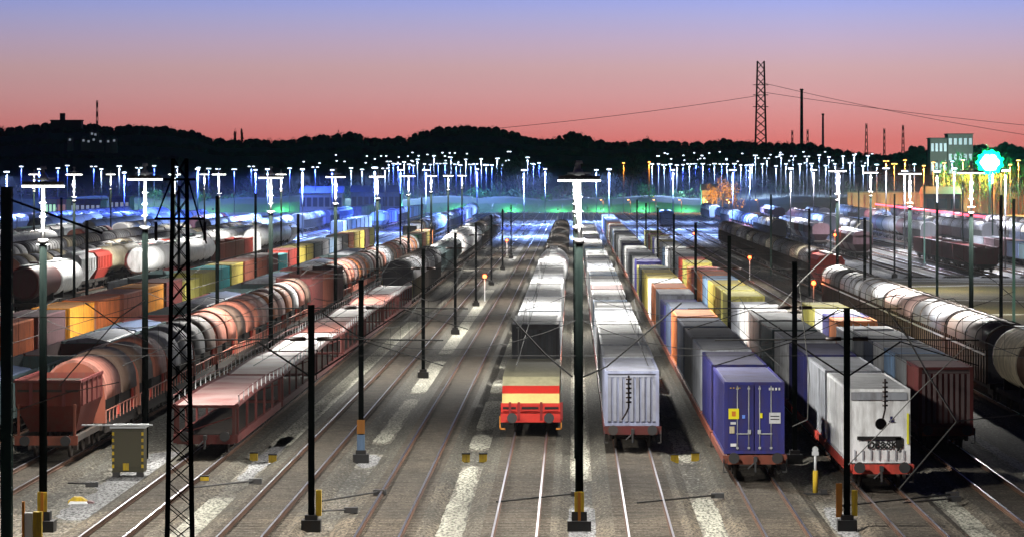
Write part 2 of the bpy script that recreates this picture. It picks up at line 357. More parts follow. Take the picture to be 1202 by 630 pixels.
# skyline rows of far masts
r = random.Random(3); xs = [25, 68, 79, 110, 119, 140, 163, 181, 208, 233, 245, 256, 275, 295, 340, 370, 412, 425, 452]
for px in xs: far_mast(px, 196+r.uniform(-2, 3), 1250+r.uniform(-60, 60), BLUE if r.random() < .6 else BW, M_lampb, 'far white floodlight mast below the dark wooded left hill', power=34000, group='far floodlight masts left')
for k in range(30):
    px = 455 + k*6.1 + r.uniform(-1.5, 1.5); py = 193 + r.uniform(-2, 2) if k % 3 else 186 + r.uniform(-4, 4)
    if 590 < px < 614: continue
    far_mast(px, py, 1330+r.uniform(-40, 60), BLUE if k % 3 else BW, M_lampb, 'far blue floodlight mast in the centre below the round hill', power=34000, group='far floodlight masts centre', wd=2.2)
for k in range(17):
    px = 765 + k*7.4 + r.uniform(-1, 1)
    far_mast(px, 192.5+r.uniform(-1, 1.5), 1330+r.uniform(-30, 30), BLUE if k % 2 else BW, M_lampb, 'far blue floodlight mast in the row left of the lattice pylon', power=30000, group='far floodlight masts right of centre', wd=2.2)
for k in range(20):
    px = 880 + k*7.3 + r.uniform(-2, 2)
    far_mast(px, 183+r.uniform(-2, 3) if k % 2 else 193+r.uniform(-2, 2), 1400+r.uniform(-60, 60), BW, M_lampb, 'far floodlight mast below the lattice pylon row', power=26000, group='far floodlight masts below the pylon')
for k in range(16):
    px = 1030 + k*11 + r.uniform(-3, 3)
    far_mast(px, 190+r.uniform(-3, 6), 1197+r.uniform(-34, -4), ORA if k % 4 else BW, M_lampo if k % 4 else M_lampb, 'orange street lamp mast in the sodium lit right area' if k % 4 else 'white lamp mast in the sodium lit area at the right', power=50000 if k % 4 else 9000,
             group='orange street lamps right' if k % 4 else 'white lamps among the orange ones', wd=2.0)
for px, py in ((732, 191), (762, 190)):
    far_mast(px, py, 1240, ORA, M_lampo, 'orange lamp mast %s of the pair in front of the dark trees' % ('left' if px < 740 else 'right'), power=15000, wd=1.2, group='pair of orange lamps')
b = MB(); r = random.Random(8); K = 90
for i in range(K):
    a, c = -75+i*2.4, -75+(i+1)*2.4
    for (ya, za), (yb, zb) in zip(((1277, -.22), (1283, 2.4), (1290, 4.2), (1300, 4.6)), ((1283, 2.4), (1290, 4.2), (1300, 4.6), (1330, -.3))):
        w1 = math.sin(a*.21)*.5+math.sin(a*.53)*.3; w2 = math.sin(c*.21)*.5+math.sin(c*.53)*.3
        f = lambda z, w: z+(w if z > 1 else 0)
        b.face([(a*2-50, ya, f(za, w1)), (c*2-50, ya, f(za, w2)), (c*2-50, yb, f(zb, w2)), (a*2-50, yb, f(zb, w1))])
part('grass_bank', None, lambda: b, paint('bank_grass', (.022, .034, .014), .95, .7, 0, .5, (.03, .04, .015), streak=False), kind='structure')
b = MB(); SL = ((1340, -.23), (1400, 2.2), (1500, 6.5), (1620, 10.0), (1760, 11.2), (1890, 11.8)); r = random.Random(77); cols = []
px = -150
while px < 1400:
    cols.append([(gx(px, y), y, z + (r.uniform(-.5, .5) if z > 0 else 0)) for y, z in SL]); px += 9
for i in range(len(cols)-1):
    for j in range(len(SL)-1): b.face([cols[i][j], cols[i+1][j], cols[i+1][j+1], cols[i][j+1]], True)
part('hillside', None, lambda: b, paint('scrub_slope', (.055, .06, .05), .95, .85, 0, .25, (.03, .04, .025), streak=False), kind='structure')
r = random.Random(31)
for k in range(64):
    px = r.uniform(345, 600) if k % 2 else r.uniform(770, 1040); d = r.uniform(1420, 1560); py = r.uniform(178, 192); z = gz(py, d)
    t = thing('street_lamp', 'tiny distant street lamp, %s' % ('below the round central hill' if px < 600 else 'below the lattice pylon'), 'street lamp', (gx(px, d), d, 0), 'tiny distant street lamps')
    part('pole', 'tp%d' % round(z), lambda: MB().cyl((0, 0, 0), (0, 0, round(z)), .10, 6, .06), M_farpole, t)
    part('lamp_head', 'tlh', lambda: MB().bb(-.32, .32, -.3, .3, -.15, .12), M_lampb, t, (0, 0, z))
# low sodium lamps along the crossing road and under the orange tree
for i, px in enumerate((708, 740, 770, 800, 830, 856, 890)):
    d = 1250; t = thing('street_lamp', 'low orange street lamp, %s from the left along the road behind the yard' % ordn(i+1), 'street lamp', (gx(px, d), d, 0), 'low orange street lamps')
    part('pole', 'slp_', lambda: MB().cyl((0, 0, 0), (0, 0, 4.2), .09, 8).bb(-.5, .06, -.05, .05, 4.1, 4.2), M_steel, t)
    part('lamp_head', 'slh', lambda: MB().bb(-1.0, -.4, -.16, .16, 4.0, 4.2), M_lampo, t)
    point(t, (-.7, .3, 3.7), 14000 if px in (830, 856) else 1800, (1, .5, .1) if px in (830, 856) else ORA, .3)

# catenary masts
def cat_mast(x, y, label, h=7.8, arms=True, base=True, green=False, track=4.68):
    t = thing('catenary_mast', label, 'catenary mast', (x, y, 0), 'catenary masts between the tracks')
    m = M_mastgreen if green else M_mast
    part('pole', 'cm%.1f' % h, lambda: MB().bb(-.105, .105, -.16, -.12, 0, h).bb(-.105, .105, .12, .16, 0, h).bb(-.02, .02, -.12, .12, 0, h).bb(-.085, .085, -.1, .1, 0, h*.999), m, t)
    if base:
        part('base_plinth', 'cpl', lambda: MB().bb(-.34, .34, -.34, .34, -.22, .2).bb(-.22, .22, -.24, .24, .2, .38), M_steel, t)
    if arms:
        for s in (-1, 1):
            part('cantilever', 'cant%d' % s, lambda: MB().cyl((0, 0, 5.25), (s*1.9, 0, 6.5), .035, 6).cyl((0, 0, 6.6), (s*track, 0, 6.55), .03, 6).cyl((s*1.9, 0, 6.5), (s*track, 0, 5.65), .022, 5), M_wire, t)
            part('insulator', 'ins%d' % s, lambda: MB().cyl((s*.2, 0, 6.6), (s*.75, 0, 6.6), .075, 8), M_insul, t)
    return t
SIDE = {-9.3: 'left of the empty tracks', 9.7: 'beside the blue container train'}
for i, y in enumerate(ROWS[:8]):
    a = cat_mast(-9.25, y, 'dark catenary mast, %s from the front in the row %s' % (ordn(i+1), SIDE[-9.3]), h=7.8)
    b_ = cat_mast(9.72, y, 'dark catenary mast, %s from the front in the row %s' % (ordn(i+1), SIDE[9.7]), h=7.7 if i == 0 else 8.6)
    if i == 0:
        for o in (a, b_):
            part('warning_band', 'cwb', lambda: MB().bb(.17, .36, -.2, .1, .35, 1.25), M_yellow, o)
        part('marker_plate', 'mkp', lambda: MB().bb(-.40, -.18, -.2, -.16, .3, 1.5), M_orange, b_)
    if i == 1:
        part('marker_plate', 'mkp2', lambda: MB().bb(-.17, .17, -.22, -.165, 1.1, 1.7), M_orange, a)
        part('marker_plate', 'mkp3', lambda: MB().bb(-.17, .17, -.22, -.165, .3, 1.05), cm('light blue'), a)
for i, (px, y, h) in enumerate(((102, 300, 8.8), (78, 210, 0), (255, 250, 11.0), (350, 330, 9), (300, 380, 10.5), (210, 330, 11.4), (72, 400, 10), (495, 560, 9), (470, 480, 10))):
    if h: cat_mast(gx(px, y), y, 'slim dark catenary mast among the wagons of the left yard, %s placed' % ordn(i+1), h=h, arms=False)
for i, (px, y, h) in enumerate(((1150, 190, 6.5), (1015, 300, 9), (1100, 330, 10), (1200-25, 260, 11), (1190, 300, 10.5), (950, 380, 9), (905, 460, 10), (1050, 470, 10), (1085, 520, 11), (1130, 560, 11.5), (1165, 600, 11), (1008, 610, 11), (975, 560, 10.5))):
    if i: cat_mast(gx(px, y), y, 'slim dark mast, %s counted from the camera at the right side yard and field' % ordn(i), h=h, arms=False, green=(i % 2 == 0))
# green H-beam mast at the very left edge
t = thing('steel_mast', 'green steel mast running up the left edge of the picture', 'mast', (gx(8, 124), 124, 0))
part('pole', None, lambda: MB().bb(-.17, .17, -.2, -.15, 0, 12.0).bb(-.17, .17, .15, .2, 0, 12.0).bb(-.03, .03, -.15, .15, 0, 12.0), M_mastgreen, t)
for k in range(14): part('stiffener', 'stf', lambda: MB().bb(-.15, .15, -.145, .145, -.02, .02), M_mastgreen, t, (0, 0, .6+k*.85))
part('bracket', None, lambda: MB().cyl((.1, -.1, 11.6), (3.1, -.1, 10.5), .04, 6), M_wire, t)

# lattice mast
def lattice(name, label, x, y, h, w0, w1, bays, mat, leg=.05, br=.025, z0=0.0, cat='lattice mast'):
    t = thing(name, label, cat, (x, y, z0))
    hw = lambda z: (w0 + (w1-w0)*z/h)/2
    for sx in (-1, 1):
        for sy in (-1, 1):
            part('leg', None, lambda: MB().cyl((sx*hw(0), sy*hw(0), 0), (sx*hw(h), sy*hw(h), h), leg, 6), mat, t)
    for k in range(bays):
        za, zb = h*k/bays, h*(k+1)/bays; a, b2 = hw(za), hw(zb); m = MB()
        for q in range(4):
            c = [(-1, -1), (1, -1), (1, 1), (-1, 1)]; p, s = c[q], c[(q+1) % 4]
            m.cyl((p[0]*a, p[1]*a, za), (s[0]*b2, s[1]*b2, zb), br, 4, cap=False).cyl((s[0]*a, s[1]*a, za), (p[0]*b2, p[1]*b2, zb), br, 4, cap=False)
        part('bracing', None, lambda: m, mat, t)
    return t
lt = lattice('lattice_mast', 'tall dark lattice mast with crossed bracing in front of the hooded wagons', gx(211, 122), 122, 12.9, .82, .42, 20, M_mast, .042, .016)
part('crossarm', None, lambda: MB().bb(-.8, .8, -.04, .04, 10.95, 11.03).bb(-.5, .5, -.04, .04, 12.2, 12.28).cyl((-.25, 0, 12.3), (-.75, 0, 11.0), .03, 6).cyl((.25, 0, 12.3), (.85, 0, 10.2), .03, 6), M_mast, lt)
part('insulator', 'lti', lambda: MB().cyl((0, 0, 0), (0, 0, -.6), .05, 8), M_insul, lt, (-.75, -.05, 10.9))
part('insulator', 'lti', None, M_insul, lt, (.8, -.05, 10.9))
# lattice pylon and distant chimneys on the skyline
pyl = lattice('transmission_pylon', 'tallest lattice pylon on the skyline carrying power lines', gx(893, 2300), 2300, gz(72, 2300), 7.8, 4.0, 16, M_mast, .42, .2, cat='pylon')
for z in (66, 60, 53): part('crossarm', None, lambda: MB().cyl((-4.6, 0, z), (4.6, 0, z), .25, 6), M_steel, pyl)
for j, (pa, pb, za, zb, sag) in enumerate(((-60, 893, 205, 97, 22), (893, 1320, 97, 175, 12), (893, 1330, 108, 158, 9), (560, 893, 153, 112, 6))):
    b = MB(); N = 40; prev = None
    for k in range(N+1):
        u = k/N; px = pa+(pb-pa)*u; py = za+(zb-za)*u + sag*4*u*(1-u)*.5
        d = 2300; p = (gx(px, d), d, gz(py, d))
        if prev: b.cyl(prev, p, .13, 4, cap=False)
        prev = p
    if j: tag(part('power_line', None, lambda: b, M_wire), ['', 'thin power line running right from the pylon, lower strand', 'thin power line running right from the pylon, upper strand', 'thin power line sagging left from the pylon'][j], 'power line')
for px, pyt, wd, lab, mat in ((941, 105, 2.2, 'dark slender chimney right of the lattice pylon', M_steel), (966, 134, 1.6, 'pale slender chimney on the right skyline', M_galv)):
    d = 2500; t = thing('chimney', lab, 'chimney', (gx(px, d), d, 0)); h = gz(pyt, d)
    part('stack', None, lambda: MB().cyl((0, 0, 0), (0, 0, h), wd*.62, 12, wd*.4), mat, t)
    part('rim', None, lambda: MB().cyl((0, 0, h-.8), (0, 0, h+.3), wd*.55, 12), M_steel, t)
for i, (px, pyt) in enumerate(((930, 153), (948, 152), (1017, 145), (1038, 151), (1060, 147), (114, 118), (510, 152), (622, 168+0))):
    d = 2450; h = gz(pyt, d)
    lattice('radio_mast', 'thin radio mast on the skyline, %s from the left' % ordn([3, 4, 6, 7, 8, 1, 2, 5][i] if i < 7 else 3) if i not in (0,) else 'thin radio mast on the skyline just left of the dark chimney', gx(px, d), d, h, 3.0 if i in (4, 2) else 1.6, .8, 10, M_steel, .2, .1)

# ------------------------------------------------------------------ hills
HILL = [(-80, 148), (0, 151), (25, 149), (50, 147), (95, 147), (130, 150), (160, 149), (200, 151), (225, 155), (250, 163), (268, 166), (300, 164), (335, 166), (362, 161), (400, 158), (420, 157), (432, 164), (455, 162), (478, 163), (492, 156), (515, 151),
        (545, 149), (575, 150), (600, 155), (615, 161), (640, 164), (655, 163), (690, 165), (715, 168), (740, 167), (770, 166), (800, 167), (830, 168), (870, 167), (900, 168), (940, 169), (965, 172), (985, 178), (1010, 180), (1040, 183), (1070, 178), (1100, 176), (1140, 176), (1180, 172), (1290, 174)]
def hill_y(px):
    for (a, ya), (b, yb) in zip(HILL, HILL[1:]):
        if a <= px <= b: return ya+(yb-ya)*(px-a)/(b-a)
    return 175
M_hill = paint('hill_forest', (.008, .009, .011), .95, .5, 0, .02, (.013, .013, .014), streak=False)
b = MB(); DY = [1900, 2060, 2250, 2420, 2500, 2750, 3100]; PR = [0, .42, .72, .93, 1.0, .6, 0]; cols = []
rr_ = random.Random(5); px = -120
while px < 1330:
    hz = gz(hill_y(px)+3, 2500); cols.append([(gx(px, 2500)*dy/2500, dy, -.5 + hz*p + (rr_.uniform(-.6, .6) if 0 < p < 1 else 0)) for dy, p in zip(DY, PR)]); px += 5
for i in range(len(cols)-1):
    for j in range(len(DY)-1): b.face([cols[i][j], cols[i+1][j], cols[i+1][j+1], cols[i][j+1]], True)
part('hills', None, lambda: b, M_hill, kind='structure')
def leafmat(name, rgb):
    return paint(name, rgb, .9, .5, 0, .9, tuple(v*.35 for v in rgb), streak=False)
M_leafd = leafmat('foliage_dark', (.011, .013, .014)); M_leafg = leafmat('foliage_green', (.045, .11, .035)); M_leafo = leafmat('foliage_orange_lit', (.30, .20, .04)); M_bark = paint('bark', (.06, .045, .03), .9, .4)  # M_leafo carries the orange lamplight in its leaf colour
def leaf_clump(b, c, rx, rz, n, sz, r):
    for _ in range(n):
        while True:
            p = (r.uniform(-1, 1), r.uniform(-1, 1), r.uniform(-1, 1)); q = p[0]**2+p[1]**2+p[2]**2
            if .15 < q < 1: break
        x, y, z = c[0]+p[0]*rx, c[1]+p[1]*rx, c[2]+p[2]*rz
        u = Vector((r.uniform(-1, 1), r.uniform(-1, 1), r.uniform(-1, 1))).normalized()*sz*r.uniform(.5, 1.2)
        v = Vector((r.uniform(-1, 1), r.uniform(-1, 1), r.uniform(-1, 1))).normalized()*sz*r.uniform(.5, 1.2)
        P = Vector((x, y, z)); b.face([P-u, P+v, P+u*.8+v*.2]); 
# forest on the ridge (uncountable)
b = MB(); r = random.Random(11); px = -100
while px < 1310:
    for dd, p in ((2500, 1.0), (2420, .93), (2250, .72)):
        x = gx(px, 2500)*dd/2500; z = gz(hill_y(px)+3, 2500)*p
        big = r.random() < .12
        leaf_clump(b, (x, dd, z+ (.9 if big else -.3)), 2.6 if big else 3.2, 2.7 if big else 1.9, 110, .42, r)
    px += 2.6
def tree_ball(b, c, rx, rz, r):
    n0 = len(b.v); A, E = 8, 5
    for e in range(E+1):
        for a in range(A):
            q = r.uniform(.82, 1.12); th = PI*e/E; b.v.append((c[0]+rx*q*math.sin(th)*math.cos(2*PI*a/A), c[1]+rx*q*math.sin(th)*math.sin(2*PI*a/A), c[2]+rz*q*math.cos(th)))
    for e in range(E):
        for a in range(A): a2 = (a+1) % A; b.f.append((n0+e*A+a, n0+(e+1)*A+a, n0+(e+1)*A+a2, n0+e*A+a2)); b.sm.append(False)
px = -100
while px < 1310:
    for dd, p in ((2490, 1.0), (2400, .91), (2250, .72), (2120, .5)):
        x = gx(px, 2500)*dd/2500 + r.uniform(-1.5, 1.5); z = gz(hill_y(px)+3, 2500)*p; k = r.choice((1.0, 1.2, 1.5, 2.0 if r.random() < .3 else 1.3))
        tree_ball(b, (x, dd, z+.2), 1.7*k, 1.5*k, r); leaf_clump(b, (x, dd, z+.4), 2.0*k, 1.9*k, 22, .4, r)
    px += 4.3
for px, py, wd in ((276, 152, 2.4), (284, 151, 2.4), (662, 159, 6), (672, 155, 7.5), (682, 155, 7), (692, 160, 5), (843, 163, 8), (855, 166, 7), (760, 164, 6), (600, 157, 5), (1075, 174, 9), (1150, 172, 8), (1180, 168, 9)):
    zt = gz(py, 2470); zb = gz(hill_y(px)+4, 2500)
    for _ in range(7 if wd > 3 else 5):
        f = r.random(); tree_ball(b, (gx(px, 2470)+r.uniform(-.5, .5)*wd*(1 if wd > 3 else .3), 2470, zb+(zt-zb)*(.2+.65*f)), wd*.28, wd*.26 if wd > 3 else 2.2, r)
    leaf_clump(b, (gx(px, 2470), 2470, (zt+zb)/2), wd*.55, (zt-zb)*.55, 160, .4, r)
part('forest', None, lambda: b, M_leafd, kind='stuff')
def tree_key(k): return 'tree%d' % k
def crown_mb(k):
    r = random.Random(100+k); b = MB(); blobs = 9
    for i in range(blobs):
        a = r.uniform(0, 2*PI); q = r.uniform(.2, 1)
        leaf_clump(b, (math.cos(a)*q*.62, math.sin(a)*q*.62, .78+r.uniform(-.42, .5)*(1.2-q*.6)), r.uniform(.26, .42), r.uniform(.2, .34), 46, .085, r)
    return b
def poplar_mb(k):
    r = random.Random(200+k); b = MB()
    for i in range(10):
        z = .15+i*.15; leaf_clump(b, (r.uniform(-.05, .05), r.uniform(-.05, .05), z), .26*math.sin(PI*min(.95, .25+i*.08))+.05, .16, 40, .06, r)
    return b
def trunk_mb():
    b = MB().cyl((0, 0, -.05), (0.02, 0, .55), .06, 7, .04)
    for a in range(5): b.cyl((.02, 0, .4+a*.03), (math.cos(a*1.3)*.38, math.sin(a*1.3)*.38, .85+.05*a), .025, 5, .008)
    return b
NT = [0]
def tree(px, pyt, d, width, mat, label, k=0, z0=0.0, group=None, pop=False, name='tree', cat='tree'):
    h = gz(pyt, d)-z0; x = gx(px, d)
    t = thing(name, label, cat, (x, d, z0), group)
    c = part('crown', ('pop%d' if pop else 'crn%d') % (k % 5), lambda: (poplar_mb if pop else crown_mb)(k % 5), mat, t)
    tr = part('trunk', 'trunk', trunk_mb, M_bark, t)
    s = h/ (1.72 if pop else 1.42); wds = width/ (0.75 if pop else 1.9)
    c.scale = tr.scale = (wds, wds, s); c.rotation_euler.z = tr.rotation_euler.z = rnd.uniform(0, 6)
for i, (px, py, wd, pop) in enumerate(((276, 153, 6, True), (284, 152, 6, True), (660, 158, 9, False), (670, 155, 12, False), (681, 154, 12, False), (600, 158, 10, False), (760, 163, 12, False), (843, 162, 16, False), (855, 165, 12, False), (790, 165, 10, False), (420, 156, 8, False), (398, 156, 9, False), (640, 161, 9, False), (700, 163, 9, False), (1075, 174, 22, False), (1060, 177, 14, False), (1095, 175, 14, False), (1175, 168, 18, False), (1190, 172, 16, False), (1150, 172, 18, False), (908, 166, 10, False), (925, 168, 9, False))):
    tree(px, py, 2380, wd*.55*1.35, M_leafd, ('pointed poplar, %s one of the pair on the left skyline' % ('left' if px < 280 else 'right')) if pop else 'dark skyline tree, %s counted from the left along the hill' % ordn(sorted([600, 640, 660, 670, 681, 700, 760, 790, 843, 855, 398, 420, 908, 925, 1060, 1075, 1095, 1150, 1175, 1190]).index(px)+1), i, 3, pop=pop, group='skyline trees')
# shrubs and trees lit green behind the yard
r = random.Random(21); k = 0
SHR = []
for px in range(150, 850, 17): SHR.append((px + r.uniform(-5, 5), 224 + r.uniform(-7, 5), 1300 + r.uniform(-10, 40), r.uniform(7, 13)))
for px in range(420, 760, 24): SHR.append((px + r.uniform(-5, 5), 208 + r.uniform(-5, 7), 1390 + r.uniform(-10, 60), r.uniform(9, 15)))
for px in range(720, 1200, 22): SHR.append((px + r.uniform(-6, 6), 206 + r.uniform(-7, 8), 1480 + r.uniform(-10, 60), r.uniform(9, 15)))
for px in range(0, 420, 24): SHR.append((px + r.uniform(-6, 6), 212 + r.uniform(-5, 8), 1420 + r.uniform(-10, 60), r.uniform(9, 15)))
SHR.sort()
for i, (px, py, d, wd) in enumerate(SHR):
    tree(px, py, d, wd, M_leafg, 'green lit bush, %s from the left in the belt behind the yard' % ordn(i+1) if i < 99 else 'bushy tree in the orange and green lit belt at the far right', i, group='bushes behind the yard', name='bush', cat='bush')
for px, py, wd in ((848, 208, 11), (862, 211, 10), (838, 216, 8)):
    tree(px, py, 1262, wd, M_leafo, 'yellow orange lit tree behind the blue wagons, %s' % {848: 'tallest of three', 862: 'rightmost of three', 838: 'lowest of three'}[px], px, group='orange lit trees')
for px, py, wd in ((610, 178, 15), (632, 186, 13), (722, 185, 15), (740, 180, 14), (588, 188, 12), (820, 182, 14), (842, 178, 15)):
    tree(px, py, 1345, wd, M_leafd, 'tall dark tree between the rows of blue lamps at photo column %s' % {610: 'left of the centre lamp, tallest', 632: 'left of the centre lamp, lower', 722: 'right of the centre lamp', 740: 'behind the orange lamp pair', 588: 'left end of the dark gap', 820: 'left of the pylon', 842: 'left of the pylon, tallest'}[px], px, group='dark trees')
for o in bpy.data.objects:
    if o.get('label', '').startswith('tall dark tree'): o['label'] = o['label'].replace(' at photo column', ',')
for i, (px, py, wd) in enumerate(((1112, 188, 9), (1128, 182, 10), (1146, 177, 11), (1166, 173, 12), (1184, 178, 11), (1200, 183, 10), (1136, 196, 9), (1178, 196, 9))):
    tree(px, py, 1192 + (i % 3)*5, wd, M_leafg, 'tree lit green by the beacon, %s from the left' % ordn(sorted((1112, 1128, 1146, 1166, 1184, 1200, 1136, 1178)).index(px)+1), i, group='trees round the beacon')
# green flood lamps lighting the bushes
for i, (px, d) in enumerate(((180, 1270), (250, 1272), (330, 1276), (420, 1276), (480, 1276), (540, 1276), (600, 1276), (655, 1276), (705, 1276), (755, 1276), (805, 1276))):
    t = thing('ground_floodlight', 'small green floodlight, %s from the left at the foot of the bushes' % ordn(i+1), 'floodlight', (gx(px, d), d, 0), 'green floodlights')
    part('housing', 'gfh', lambda: MB().bb(-.3, .3, -.2, .2, .7, 1.1).cyl((0, 0, -.2), (0, 0, .75), .05, 6), M_steel, t)
    part('lamp_head', 'gfl', lambda: MB().bb(-.26, .26, .201, .22, .74, 1.06), emit('lamp_green', (.2, 1, .5), 3), t)
    point(t, (0, 1.0, 2.2), 11000, (.12, 1, .45), .3)
# big green signal floodlight at the right, its heads enlarged to draw the glare
d = 1150; t = thing('green_beacon', 'dazzling green beacon lamp on a mast at the right', 'beacon', (gx(1162, d), d, 0))
gzz = gz(191, d)
part('pole', None, lambda: MB().cyl((0, 0, 0), (0, 0, gzz-1), .25, 8), M_galv, t)
part('housing', None, lambda: MB().bb(-3.6, 3.6, .6, 1.0, gzz-3.0, gzz+3.0), M_black, t)
gm = emit('lamp_green_white', (.45, 1, .78), 12)
for a in range(7):
    ang = a*PI/3; rr2 = 0 if a == 6 else 1.5
    part('lamp_head', 'gbl', lambda: MB().cyl((0, .35, 0), (0, -.25, 0), 1.25, 16, 1.15), gm, t, (rr2*math.cos(ang)*1.15, 0, gzz+rr2*math.sin(ang)*.9))  # cluster of enlarged heads stands in for the beacon's glare
for a in range(22):
    ang = a*PI/11; part('halo_disc', 'gbs', lambda: MB().cyl((0, .35, 0), (0, -.15, 0), .62, 12, .55), emit('halo_green_deep', (.01, 1, .30), .7), t, ((3.2+.5*(a % 2))*math.cos(ang), 0, gzz+(3.0+.4*(a % 2))*math.sin(ang)))  # ring of added discs stands in for the beacon's green halo
part('crossbar', None, lambda: MB().bb(-4, 4, 1.0, 1.2, gzz-3.2, gzz-2.9), M_steel, t)
point(t, (0, -2.5, gzz), 22000, (.03, 1, .55), 1.0); point(t, (0, 16, gzz+2), 170000, (.03, 1, .55), 1.0)  # second point is an added back light that greens the trees behind

# ------------------------------------------------------------------ far buildings
def building(px0, px1, pyt, d, depth, wall, roof, label, wins=0, winm=None, name='hall', flat=True, rows=1):
    x0, x1 = gx(px0, d), gx(px1, d); h = gz(pyt, d); t = thing(name, label, 'building', ((x0+x1)/2, d, 0)); wd = x1-x0
    part('wall', None, lambda: MB().bb(-wd/2, wd/2, 0, depth, 0, h), wall, t)
    if flat: part('roof', None, lambda: MB().bb(-wd/2-.4, wd/2+.4, -.4, depth+.4, h+.003, h+.5), roof, t)
    else: part('roof', None, lambda: MB().face([(-wd/2-.3, -.4, h), (wd/2+.3, -.4, h), (wd/2+.3, depth/2, h+2.2), (-wd/2-.3, depth/2, h+2.2)]).face([(-wd/2-.3, depth/2, h+2.2), (wd/2+.3, depth/2, h+2.2), (wd/2+.3, depth+.4, h), (-wd/2-.3, depth+.4, h)]).face([(-wd/2-.3, -.4, h), (-wd/2-.3, depth/2, h+2.2), (-wd/2-.3, depth+.4, h)]).face([(wd/2+.3, -.4, h), (wd/2+.3, depth+.4, h), (wd/2+.3, depth/2, h+2.2)]), roof, t)
    for j in range(rows):
        for k in range(wins):
            ww = wd/wins*.6; xx = -wd/2+(k+.5)*wd/wins; zz = h*(j+.55)/rows; hh = h/rows*.42
            wf = part('window', 'win%.1f%.1f' % (ww, hh), lambda: MB().bb(-ww/2-.15, ww/2+.15, -.10, 0, -hh/2-.15, hh/2+.15), M_steel, t, (xx, -.01, zz))
            part('pane', 'pan%.1f%.1f' % (ww, hh), lambda: MB().bb(-ww/2, ww/2, -.14, -.101, -hh/2, hh/2), winm or M_window, wf)
    return t
W_, G_, B_ = paint('render_wall', (.22, .22, .22), .8, .3), paint('roof_felt', (.10, .10, .11), .8, .3), cm('slate blue')
M_sod = paint('brick_wall', (.26, .17, .11), .85, .4)
building(48, 66, 234, 1010, 10, cm('olive yellow'), G_, 'low workshop with green lit windows behind the left yard', 4, M_windowg)
building(66.6, 78, 234, 1011, 10, cm('orange'), G_, 'low workshop with orange lit windows behind the left yard', 2, M_windowo)
building(82, 118, 236, 1060, 14, B_, G_, 'blue grey shed right of the orange lit workshop', 6)
building(128, 152, 232, 1100, 12, B_, W_, 'small blue shed with white lit windows in the left yard', 4)
building(412, 470, 226, 1240, 14, cm('slate blue'), cm('slate blue'), 'long low blue hall with grey roof behind the middle yard', 8, M_glass, flat=False)
building(352, 402, 227, 1230, 14, W_, cm('slate blue'), 'low pale hall behind the left bushes', 7, M_glass, flat=False)
building(824, 842, 224, 1262, 12, W_, cm('light grey'), 'low pale house beside the orange lit trees', 3, M_glass, name='house', flat=False)
building(1092, 1112, 163, 2100, 18, W_, G_, 'pale floodlit industrial block on the right skyline, left part', 4, name='factory', rows=3)
building(1112.6, 1142, 158, 2102, 18, W_, G_, 'pale floodlit industrial tower block on the right skyline', 5, name='factory', rows=4)
for px, z_ in ((1100, 25), (1130, 27)):
    t = thing('ground_floodlight', 'floodlight in front of the skyline factory, %s' % ('left' if px < 1110 else 'right'), 'floodlight', (gx(px, 2070), 2070, z_-6))
    part('housing', 'gfh', None, M_steel, t); part('lamp_head', 'gfl', None, MATS['lamp_green'], t); point(t, (0, 1, 2), 16000, (.75, 1, .85), 1)
building(1085, 1128, 228, 1150, 14, cm('rust brown'), cm('rust brown'), 'orange lit shed with rust roof at the right', 3, M_glass, flat=False)
t = thing('retaining_wall', 'long brick retaining wall glowing in orange sodium light at the far right', 'wall', (gx(1115, 1215), 1215, 0)); hw_ = gx(1235, 1215)-gx(1115, 1215)
part('wall', None, lambda: MB().bb(-hw_, hw_, 0, 1, -.3, 6.6), M_sod, t); part('coping', None, lambda: MB().bb(-hw_, hw_, -.2, 1.2, 6.602, 6.95), G_, t)
for k in range(16): part('pier', 'pier', lambda: MB().bb(-.5, .5, -.6, -.003, -.3, 6.2), M_sod, t, (-hw_+2+k*(2*hw_-4)/15, 0, 0))
# hilltop building with tower
t = thing('hilltop_castle', 'dark hilltop building with a square tower on the left skyline', 'building', (gx(76, 2440), 2440, gz(150, 2440)-3))
part('wall', None, lambda: MB().bb(-9, 10.5, 0, 10, 0, 7.2), M_steel, t); part('roof', None, lambda: MB().bb(-9.4, 10.9, -.4, 10.4, 7.21, 7.9), M_steel, t)
part('tower', None, lambda: MB().bb(-3.4, -.4, 2, 6, 7.9, 12.2), M_steel, t)
t2 = t
for k, (px, py) in enumerate(((98, 165), (104, 166), (110, 164), (118, 166), (127, 166), (134, 165), (82, 164), (108, 157), (112, 158))):
    d = 2180; t = thing('hillside_house', 'small white lit house, %s on the dark left hillside' % ordn(k+1), 'house', (gx(px, d), d, gz(py, d)-1), 'hillside houses')
    part('wall', 'hhw', lambda: MB().bb(-1.5, 1.5, 0, 4, -8, 2), W_, t); part('roof', 'hhr', lambda: MB().prism([(-1.8, 2.01), (1.8, 2.01), (0, 3.4)], -.3, 4.3), G_, t)
    part('window', 'hhwi', lambda: MB().bb(-.6, .6, -.1, -.003, .3, 1.5), M_window, t)

